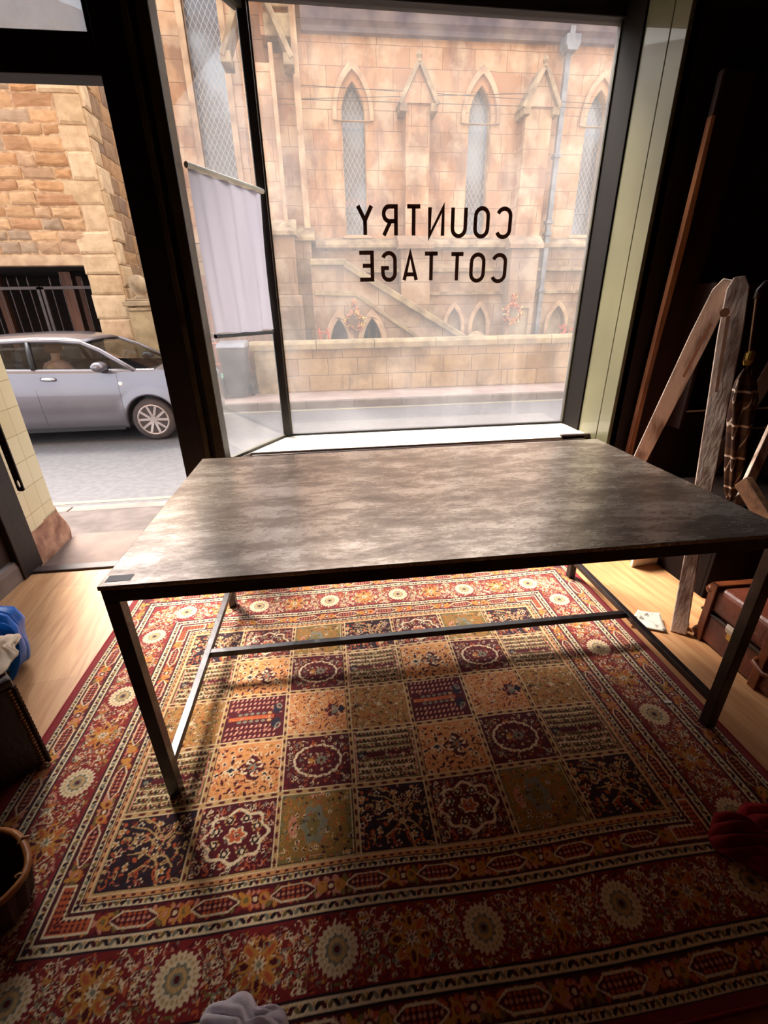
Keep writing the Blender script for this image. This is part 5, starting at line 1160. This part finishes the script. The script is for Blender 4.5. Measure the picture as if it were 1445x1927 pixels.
MB().tube([(-.004, .20, .13), (-.03, .19, .125), (-.035, .14, .11), (-.03, .09, .125), (-.004, .08, .13)], .009, 8).build('handle', tanl, sc, smooth=True)
ckm = mat('blackened wood', rgb(30, 18, 14), .9, spec=.1, col2=rgb(20, 11, 9), nscale=5)
crt = thing('crate', 'dark wooden crate in the shadow behind the suitcase', 'crate', (1.86, 1.72, 0))
MB().box(0, .6, 0, .02, .0, .48).box(0, .6, .43, .45, 0, .48).box(0, .02, .02, .43, 0, .48).box(.58, .6, .02, .43, 0, .48).build('side', ckm, crt, bevel=.004)
MB().box(0, .6, 0, .45, .48, .50).build('lid', ckm, crt, bevel=.004)
# A-frame trestle
whw = mat('weathered paint-flecked wood', rgb(224, 200, 184), .75, col2=rgb(150, 118, 102), nscale=9, stretch=(2, 2, .5), bump=.35, bscale=50, lo=.38, hi=.55)
T0 = Vector((1.752, 1.95, 1.50)); F1 = Vector((1.55, 1.49, .0)); F2 = Vector((1.668, 2.36, .0))
tr_ = thing('wooden_trestle', 'weathered wooden A-frame trestle standing between the table and the suitcase', 'trestle', (0, 0, 0))
def leg(fa, tp, wt, wb_, th, side):
    d = (tp - fa).normalized(); s_ = Vector(side).normalized(); s_ = (s_ - d * s_.dot(d)).normalized(); n_ = d.cross(s_).normalized(); mb = MB(); prof = [(0, wb_), (.3, wb_ * .8), (.34, wb_ * .95), (.85, wt), (.97, wt * .9), (1, wt * .45)]
    L_ = (tp - fa).length; vs = []; fs = []
    for k, (t, w) in enumerate(prof):
        for a, b2 in ((-1, -1), (1, -1), (1, 1), (-1, 1)): vs.append(fa + d * L_ * t + s_ * a * w / 2 + n_ * b2 * th / 2)
        if k:
            for q in range(4): fs.append(((k - 1) * 4 + q, (k - 1) * 4 + (q + 1) % 4, k * 4 + (q + 1) % 4, k * 4 + q))
    fs += [(0, 1, 2, 3), tuple((len(prof) - 1) * 4 + q for q in (3, 2, 1, 0))]; mb.add(vs, fs); return mb
sd_ = (.72, -.69, 0)
leg(F1, T0 + Vector((.012, -.012, 0)), .088, .066, .035, sd_).build('leg', whw, tr_, bevel=.004)
leg(F2, T0 + Vector((-.012, .02, -.005)), .085, .07, .035, sd_).build('leg', whw, tr_, bevel=.004)
off = Vector((.5, 0, 0))
leg(F1 + off, T0 + off + Vector((.018, -.018, 0)), .07, .055, .035, sd_).build('leg', M['dark_wood'], tr_, bevel=.004)
leg(F2 + off, T0 + off + Vector((-.03, .02, -.01)), .07, .055, .035, sd_).build('leg', M['dark_wood'], tr_, bevel=.004)
def L1(t): return F1 + (T0 - F1) * t
def L2(t): return F2 + (T0 - F2) * t
for t in (.93,): MB().bar(L1(t) + off * .04, L1(t) + off * .97, .03, .06).build('rung', M['dark_wood'], tr_)
hn = MB(); nn = Vector((-.69, -.72, 0)) * .03
hn.bar(L1(.90) + nn, L1(.70) + nn, .012, .006, upv=nn).bar(L2(.88) + nn, L2(.72) + nn, .012, .006, upv=nn); hn.tube([L1(.91) + nn * .9 - Vector((.02, 0, 0)), L1(.91) + nn * 1.3 - Vector((.02, 0, 0))], .018, 12)
hn.build('hinge', mat('rusty steel', rgb(170, 120, 92), .6, metal=.3), tr_)
# tall dark board
pl = thing('wooden_board', 'tall dark wooden board with its lit front edge coloured orange, leaning beside the window wall', 'board', (0, 0, 0))
brd = MB(); e0, e1 = (1.665, 2.30), (1.735, 2.34)
def brdfn(u, v):
    z = 2.30 * v; x = 1.672 + .055 * v - .0 * v; return x, z
vs = []; fs = []; n = 14
for i in range(n + 1):
    v = i / n; z = .0 + 2.36 * v; x = 1.785 + .065 * v; w = .030 * (1 if v < .72 else max(.2, 1 - (v - .72) * 2.6)) * (1 + .12 * math.sin(9 * v)); y = 2.44 + .006 * math.sin(5 * v)
    for (a, b2) in ((0, 0), (w, -.004), (.19, .03), (.19, .06), (w, .03), (0, .03)): vs.append((x + a, y + b2, z))
for i in range(n):
    for k in range(6): fs.append((i * 6 + k, i * 6 + (k + 1) % 6, i * 6 + 6 + (k + 1) % 6, i * 6 + 6 + k))
fs += [tuple(range(6)), tuple(n * 6 + k for k in range(5, -1, -1))]; brd.add(vs, fs)
bo = brd.build('board', M['dark_wood'], pl)
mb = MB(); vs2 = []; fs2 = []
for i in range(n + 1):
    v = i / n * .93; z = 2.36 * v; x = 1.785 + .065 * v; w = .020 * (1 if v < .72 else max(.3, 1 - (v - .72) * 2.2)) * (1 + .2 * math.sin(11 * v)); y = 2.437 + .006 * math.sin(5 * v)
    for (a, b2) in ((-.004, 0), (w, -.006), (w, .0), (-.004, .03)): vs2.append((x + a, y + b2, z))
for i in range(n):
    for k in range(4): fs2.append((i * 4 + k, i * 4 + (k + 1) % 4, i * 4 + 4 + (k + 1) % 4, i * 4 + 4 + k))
fs2 += [(0, 1, 2, 3), tuple(n * 4 + k for k in (3, 2, 1, 0))]; mb.add(vs2, fs2).build('edge', mat('lit orange wood edge', rgb(206, 140, 92), .4, col2=rgb(110, 56, 30), nscale=7, stretch=(1, 1, .2)), pl)  # light catching the board's edge is put into this orange colour
# glazed dresser behind the trestle (its pale shelf edges show)
gc = thing('display_shelf', 'dark shelf unit with thin pale shelf edges against the front wall', 'shelf', (1.9, 2.33, 0))
MB().box(.10, .12, 0, .18, .74, 1.5).box(.8, .82, 0, .18, .74, 1.5).box(.1, .82, .17, .195, .74, 1.5).build('carcass', M['dark_wood'], gc)
for (u0, v0, zz) in ((1277, 774, 0), (1415, 805, 0)):
    x0_, z0_ = at(u0, v0, 2.33); MB().box(max(.12, x0_ - 1.9), .8, .0, .165, z0_ - .012, z0_).build('shelf_board', M['dark_wood'], gc); MB().box(max(.12, x0_ - 1.9), .8, -.004, 0, z0_ - .006, z0_ + .002).build('shelf_edge', mat('pale shelf edge', rgb(214, 184, 160), .4), gc)
# umbrella
um = thing('umbrella', 'furled dark tartan umbrella standing on the crate behind the trestle', 'umbrella', (0, 0, 0))
ux0, uz0 = at(1380, 925, 1.78); ux1, uz1 = at(1432, 562, 1.78); ub = Vector((ux0, 1.78, .502)); ut = Vector((ux1, 1.80, uz1)); ud = ut - ub
MB().tube([ub, ub + ud * .99, ub + ud * 1.0], .006, 8).build('shaft', mat('steel shaft', rgb(150, 120, 96), .3, metal=.8), um)
tart, nt, bb = newmat('tartan cloth'); L = nt.links; t = N(nt, 'ShaderNodeTexCoord'); s = N(nt, 'ShaderNodeSeparateXYZ'); L.new(t.outputs['Object'], s.inputs[0])
def stripe(o_, sc_, th_):
    a = N(nt, 'ShaderNodeMath', operation='PINGPONG'); a.inputs[1].default_value = sc_; L.new(o_, a.inputs[0]); c = N(nt, 'ShaderNodeMath', operation='LESS_THAN'); c.inputs[1].default_value = th_; L.new(a.outputs[0], c.inputs[0]); return c
sA = stripe(s.outputs[2], .075, .005); sB = stripe(s.outputs[0], .02, .0015); sC = stripe(s.outputs[2], .055, .02)
m1 = N(nt, 'ShaderNodeMixRGB'); L.new(sC.outputs[0], m1.inputs[0]); m1.inputs[1].default_value = (*rgb(58, 30, 24), 1); m1.inputs[2].default_value = (*rgb(84, 56, 38), 1)
mxs = N(nt, 'ShaderNodeMath', operation='MAXIMUM'); L.new(sA.outputs[0], mxs.inputs[0]); L.new(sB.outputs[0], mxs.inputs[1])
m2 = N(nt, 'ShaderNodeMixRGB'); L.new(mxs.outputs[0], m2.inputs[0]); L.new(m1.outputs[0], m2.inputs[1]); m2.inputs[2].default_value = (*rgb(214, 196, 180), 1); L.new(m2.outputs[0], bb.inputs['Base Color']); bb.inputs['Roughness'].default_value = .6
def ufn(u, v):
    q = 2 * PI * u; c = ub + ud * (.02 + .68 * v); r_ = ip(v, [0, .1, .4, .8, .93, 1], [.008, .024, .034, .044, .03, .012]) * (1 + .28 * math.sin(q * 5 + v * 5)); return c + Vector((math.cos(q), math.sin(q), 0)) * r_
MB().grid(60, 24, ufn).build('canopy', tart, um, smooth=True)
MB().lathe([(.014, -.02), (.02, 0), (.02, .03), (.012, .04)], tuple(ub + ud * .74), 12).build('collar', brass, um)
MB().tube([ut, ut + Vector((.0, 0, .03)), ut + Vector((.02, 0, .055)), ut + Vector((.05, 0, .06)), ut + Vector((.07, 0, .04)), ut + Vector((.072, 0, .0))], .012, 10).build('handle', M['dark_wood'], um, smooth=True)
# timber offcuts at the right edge
def offcut(label, a, c, w, h, upv, m_, g=None):
    o = MB().bar(a, c, w, h, upv).build('timber_offcut', m_, None, bevel=.004); tag(o, label, 'timber', g)
offcut('brown timber offcut propped from the suitcase up towards the far trestle leg', (1.632, 1.5, .747), (1.66, .93, .315), .035, .06, (0, 0, 1), mat('brown timber', rgb(150, 106, 72), .7, col2=rgb(100, 64, 42), nscale=8, stretch=(3, 3, 3), bump=.2))
offcut('pale timber batten leaning upright on the crate behind the brown offcut', (1.93, 1.76, .508), (2.20, 1.94, 1.0), .055, .02, (0, -1, .2), whw)
# white painted board on the floor behind the table
wx, _ = 1.70, 0
wbo = MB().prism([(1.69, 2.05), (2.0, 2.085), (1.997, 2.105), (1.69, 2.07)], .002, .13, XY).build('painted_board', M['sill'], None, bevel=.003)
tag(wbo, 'white painted board standing on its edge on the floor behind the trestle', 'board')
# paper on the floor
def sheet(name, label, cat, pts4, thick, m_, curl):
    n = 10; mb = MB(); p = [Vector((q[0], q[1], 0)) for q in pts4]
    mb.grid(n, n, lambda u, v: (p[0] * (1 - u) * (1 - v) + p[1] * u * (1 - v) + p[2] * u * v + p[3] * (1 - u) * v) + Vector((0, 0, curl(u, v))))
    o = mb.build(name, m_, None, smooth=True, solid=thick, fixn=False); return tag(o, label, cat)
ppr = mat('spattered paper', rgb(214, 206, 192), .7, col2=rgb(110, 100, 92), nscale=26, lo=.3, hi=.42)
sheet('paper_sheet', 'crumpled speckled paper on the wooden floor by the foot of the trestle', 'paper', [(1.345, 1.565), (1.49, 1.49), (1.53, 1.60), (1.44, 1.64)], .004, ppr, lambda u, v: .006 + .022 * (v - .3) ** 2 + .012 * u * v + .012 * (1 - u) ** 3)
sc_ = MB().prism([(1.195, 1.112), (1.222, 1.105), (1.225, 1.118), (1.198, 1.124)], .011, .013, XY).build('paper_scrap', M['sill']); tag(sc_, 'tiny white paper scrap on the rug border near the table leg', 'scrap')
# tape roll / white bits near suitcase
bt = MB().lathe([(.012, 0), (.02, .005), (.018, .03), (.01, .035)], (1.60, 1.52, 0), 10).build('bottle_cap', M['sill']); tag(bt, 'small white cap on the floor between trestle foot and suitcase', 'cap')
# studded box on the left
tk = thing('studded_box', 'dark leather box edged with brass studs, a cream cloth on top of it', 'box', (-1.035, 1.165, 0.004), math.radians(-135))
BL, BD, BH = .46, .40, .385   # local x runs toward the viewer's left-front, local y to the back-left
MB().box(0, BL, -BD, 0, .010, BH - .03).build('body', mat('dark leather', rgb(44, 20, 18), .45, col2=rgb(30, 12, 12), nscale=5, bump=.3, bscale=70), tk, bevel=.006)
MB().box(-.004, BL + .004, -BD - .004, .004, BH - .03, BH).build('lid', bpy.data.materials['dark leather'], tk, bevel=.008)
trm = MB()
for z in np.linspace(.02, BH - .04, 24): trm.lathe([(.001, -.003), (.005, -.002), (.006, .002), (.001, .005)], (0.012, .003, z), 6, axis='y')
for z in np.linspace(.02, BH - .04, 24): trm.lathe([(.001, -.003), (.005, -.002), (.006, .002), (.001, .005)], (-.003, -.012, z), 6, axis='x')
trm.build('studs', mat('dull brass studs', rgb(180, 140, 100), .4, metal=.5), tk)
MB().tube([(-.002, .002, z) for z in np.linspace(.012, BH - .03, 40)], [(.008 if i % 2 else .0055) for i in range(40)], 6).build('edge_piping', mat('dark braid', rgb(60, 34, 28), .8), tk)
# cloth lying on the box
def cloth(name, label, cat, ox, oy, z0, sx, sy, m_, seed, amp, outline=None, rz=0, nseg=44, drape=None):
    R_ = random.Random(seed); fr_ = [(R_.uniform(4, 13), R_.uniform(4, 13), R_.uniform(0, 6), R_.uniform(.3, 1)) for _ in range(7)]
    def fn(u, v):
        a = u * 2 - 1; b2 = v * 2 - 1; rr = math.sqrt(1 - .5 * b2 * b2), math.sqrt(1 - .5 * a * a)
        x, y = a * rr[0] * sx, b2 * rr[1] * sy; q = math.atan2(y, x); k = 1 + .12 * math.sin(3 * q + seed) + .07 * math.sin(7 * q + seed * 2)
        x *= k; y *= k; h = sum(w * math.sin(p_ * a + q_ * b2 + f_) for p_, q_, f_, w in fr_) / 3.2
        edge_ = max(0, 1 - max(abs(a), abs(b2)) ** 3); z = z0 + .004 + amp * (.30 + abs(h)) * (.15 + edge_)
        if drape: z = drape(x, y, z)
        return (x, y, z)
    o = MB().grid(nseg, nseg, fn).build(name, m_, None, smooth=True, solid=.003, fixn=False, loc=(ox, oy, .004)); o.rotation_euler = (0, 0, rz); return tag(o, label, cat)
linen = mat('cream linen', rgb(226, 204, 182), .85, col2=rgb(206, 182, 160), nscale=12, bump=.2, bscale=200)
cloth('linen_cloth', 'crumpled cream cloth lying on the studded leather box', 'cloth', -1.165, 1.25, BH, .10, .12, linen, 3, .04)
whc = mat('white cotton', rgb(238, 230, 240), .9, col2=rgb(222, 212, 226), nscale=9, bump=.3, bscale=150)
cloth('white_cloth', 'crumpled white cloth lying on the front border of the rug', 'cloth', -.275, .405, .010, .105, .085, whc, 8, .05)
rdc = mat('crimson fabric', rgb(170, 22, 40), .8, col2=rgb(130, 12, 28), nscale=9, bump=.3, bscale=120)
cloth('red_cloth', 'crumpled crimson cloth lying on the shadowed corner of the rug', 'cloth', 1.125, .62, .010, .13, .10, rdc, 12, .06)
# blue plastic bag
bagm, nt, bb = newmat('blue plastic'); bb.inputs['Base Color'].default_value = (*rgb(0, 104, 208), 1); bb.inputs['Roughness'].default_value = .4; bb.inputs['Coat Weight'].default_value = .15
n_ = N(nt, 'ShaderNodeTexNoise', Scale=9., Detail=3.); t_ = N(nt, 'ShaderNodeTexCoord'); nt.links.new(t_.outputs['Object'], n_.inputs['Vector']); bp = N(nt, 'ShaderNodeBump', Strength=.5, Distance=.02); nt.links.new(n_.outputs['Fac'], bp.inputs['Height']); nt.links.new(bp.outputs[0], bb.inputs['Normal'])
bgx = thing('plastic_bag', 'bright blue plastic carrier bag slumped on the floor behind the studded box', 'bag', (-1.50, 1.68, 0))
def bagfn(u, v):
    q = 2 * PI * u; r_ = ip(v, [0, .08, .35, .7, .9, 1], [.02, .10, .125, .14, .115, .06]); x = math.cos(q) * r_ * 1.05; y = math.sin(q) * r_ * .8; w = 1 + .06 * math.sin(q * 4 + v * 6) + .03 * math.sin(q * 9 - v * 4)
    return (x * w, y * w, .003 + .295 * v + .012 * math.sin(q * 2 + 1) * v)
MB().grid(48, 20, bagfn).build('body', bagm, bgx, smooth=True, solid=.002)
hp = [Vector((.10, -.04, .27)), Vector((.155, -.07, .24)), Vector((.165, -.10, .15)), Vector((.155, -.13, .08)), Vector((.12, -.16, .03)), Vector((.07, -.18, .008))]
mb = MB(); vs = []; fs = []
for i, p in enumerate(hp):
    w = (.03, .034, .03, .026, .02, .014)[i]; vs += [p + Vector((-w * .5, -w * .2, 0)), p + Vector((w * .5, w * .4, 0))]
    if i: fs.append((2 * i - 2, 2 * i - 1, 2 * i + 1, 2 * i))
mb.add(vs, fs).build('handle', bagm, bgx, solid=.002, subsurf=2, fixn=False)
# wicker basket, front left corner
wk = mat('golden cane', rgb(188, 116, 54), .45, col2=rgb(140, 78, 34), nscale=20, bump=.3)
bk = thing('wicker_basket', 'open cane basket with a bound rim on the rug in front of the studded box', 'basket', (-.985, .735, .012))
n = 34; rx_, ry_ = .15, .125
MB().tube([(rx_ * math.cos(q) * (1 + .05 * math.cos(4 * q)), ry_ * math.sin(q), .13) for q in np.linspace(0, 2 * PI, n + 1)[:-1]], .0085, 8, closed=True).build('rim', wk, bk, smooth=True)
bdm = mat('pale cane binding', rgb(214, 160, 104), .5)
for q in np.linspace(0, 2 * PI, 9)[:-1]: MB().tube([(rx_ * math.cos(q) - .012 * math.cos(q), ry_ * math.sin(q) - .012 * math.sin(q), .13), (rx_ * math.cos(q), ry_ * math.sin(q), .14), (rx_ * math.cos(q) + .011 * math.cos(q), ry_ * math.sin(q) + .011 * math.sin(q), .13)], .004, 6).build('binding', bdm, bk)
mb = MB()
for i in range(9):
    z = .008 + i * .0135; k = .8 + .2 * z / .13; mb.tube([((rx_ * k + .003 * (-1) ** j) * math.cos(q), (ry_ * k + .003 * (-1) ** j) * math.sin(q), z) for j, q in enumerate(np.linspace(0, 2 * PI, 33)[:-1])], .006, 5, closed=True)
mb.grid(2, 24, lambda u, v: (rx_ * .8 * u * math.cos(2 * PI * v), ry_ * .8 * u * math.sin(2 * PI * v), .006))
mb.build('wickerwork', mat('dark wicker', rgb(80, 46, 30), .7), bk)
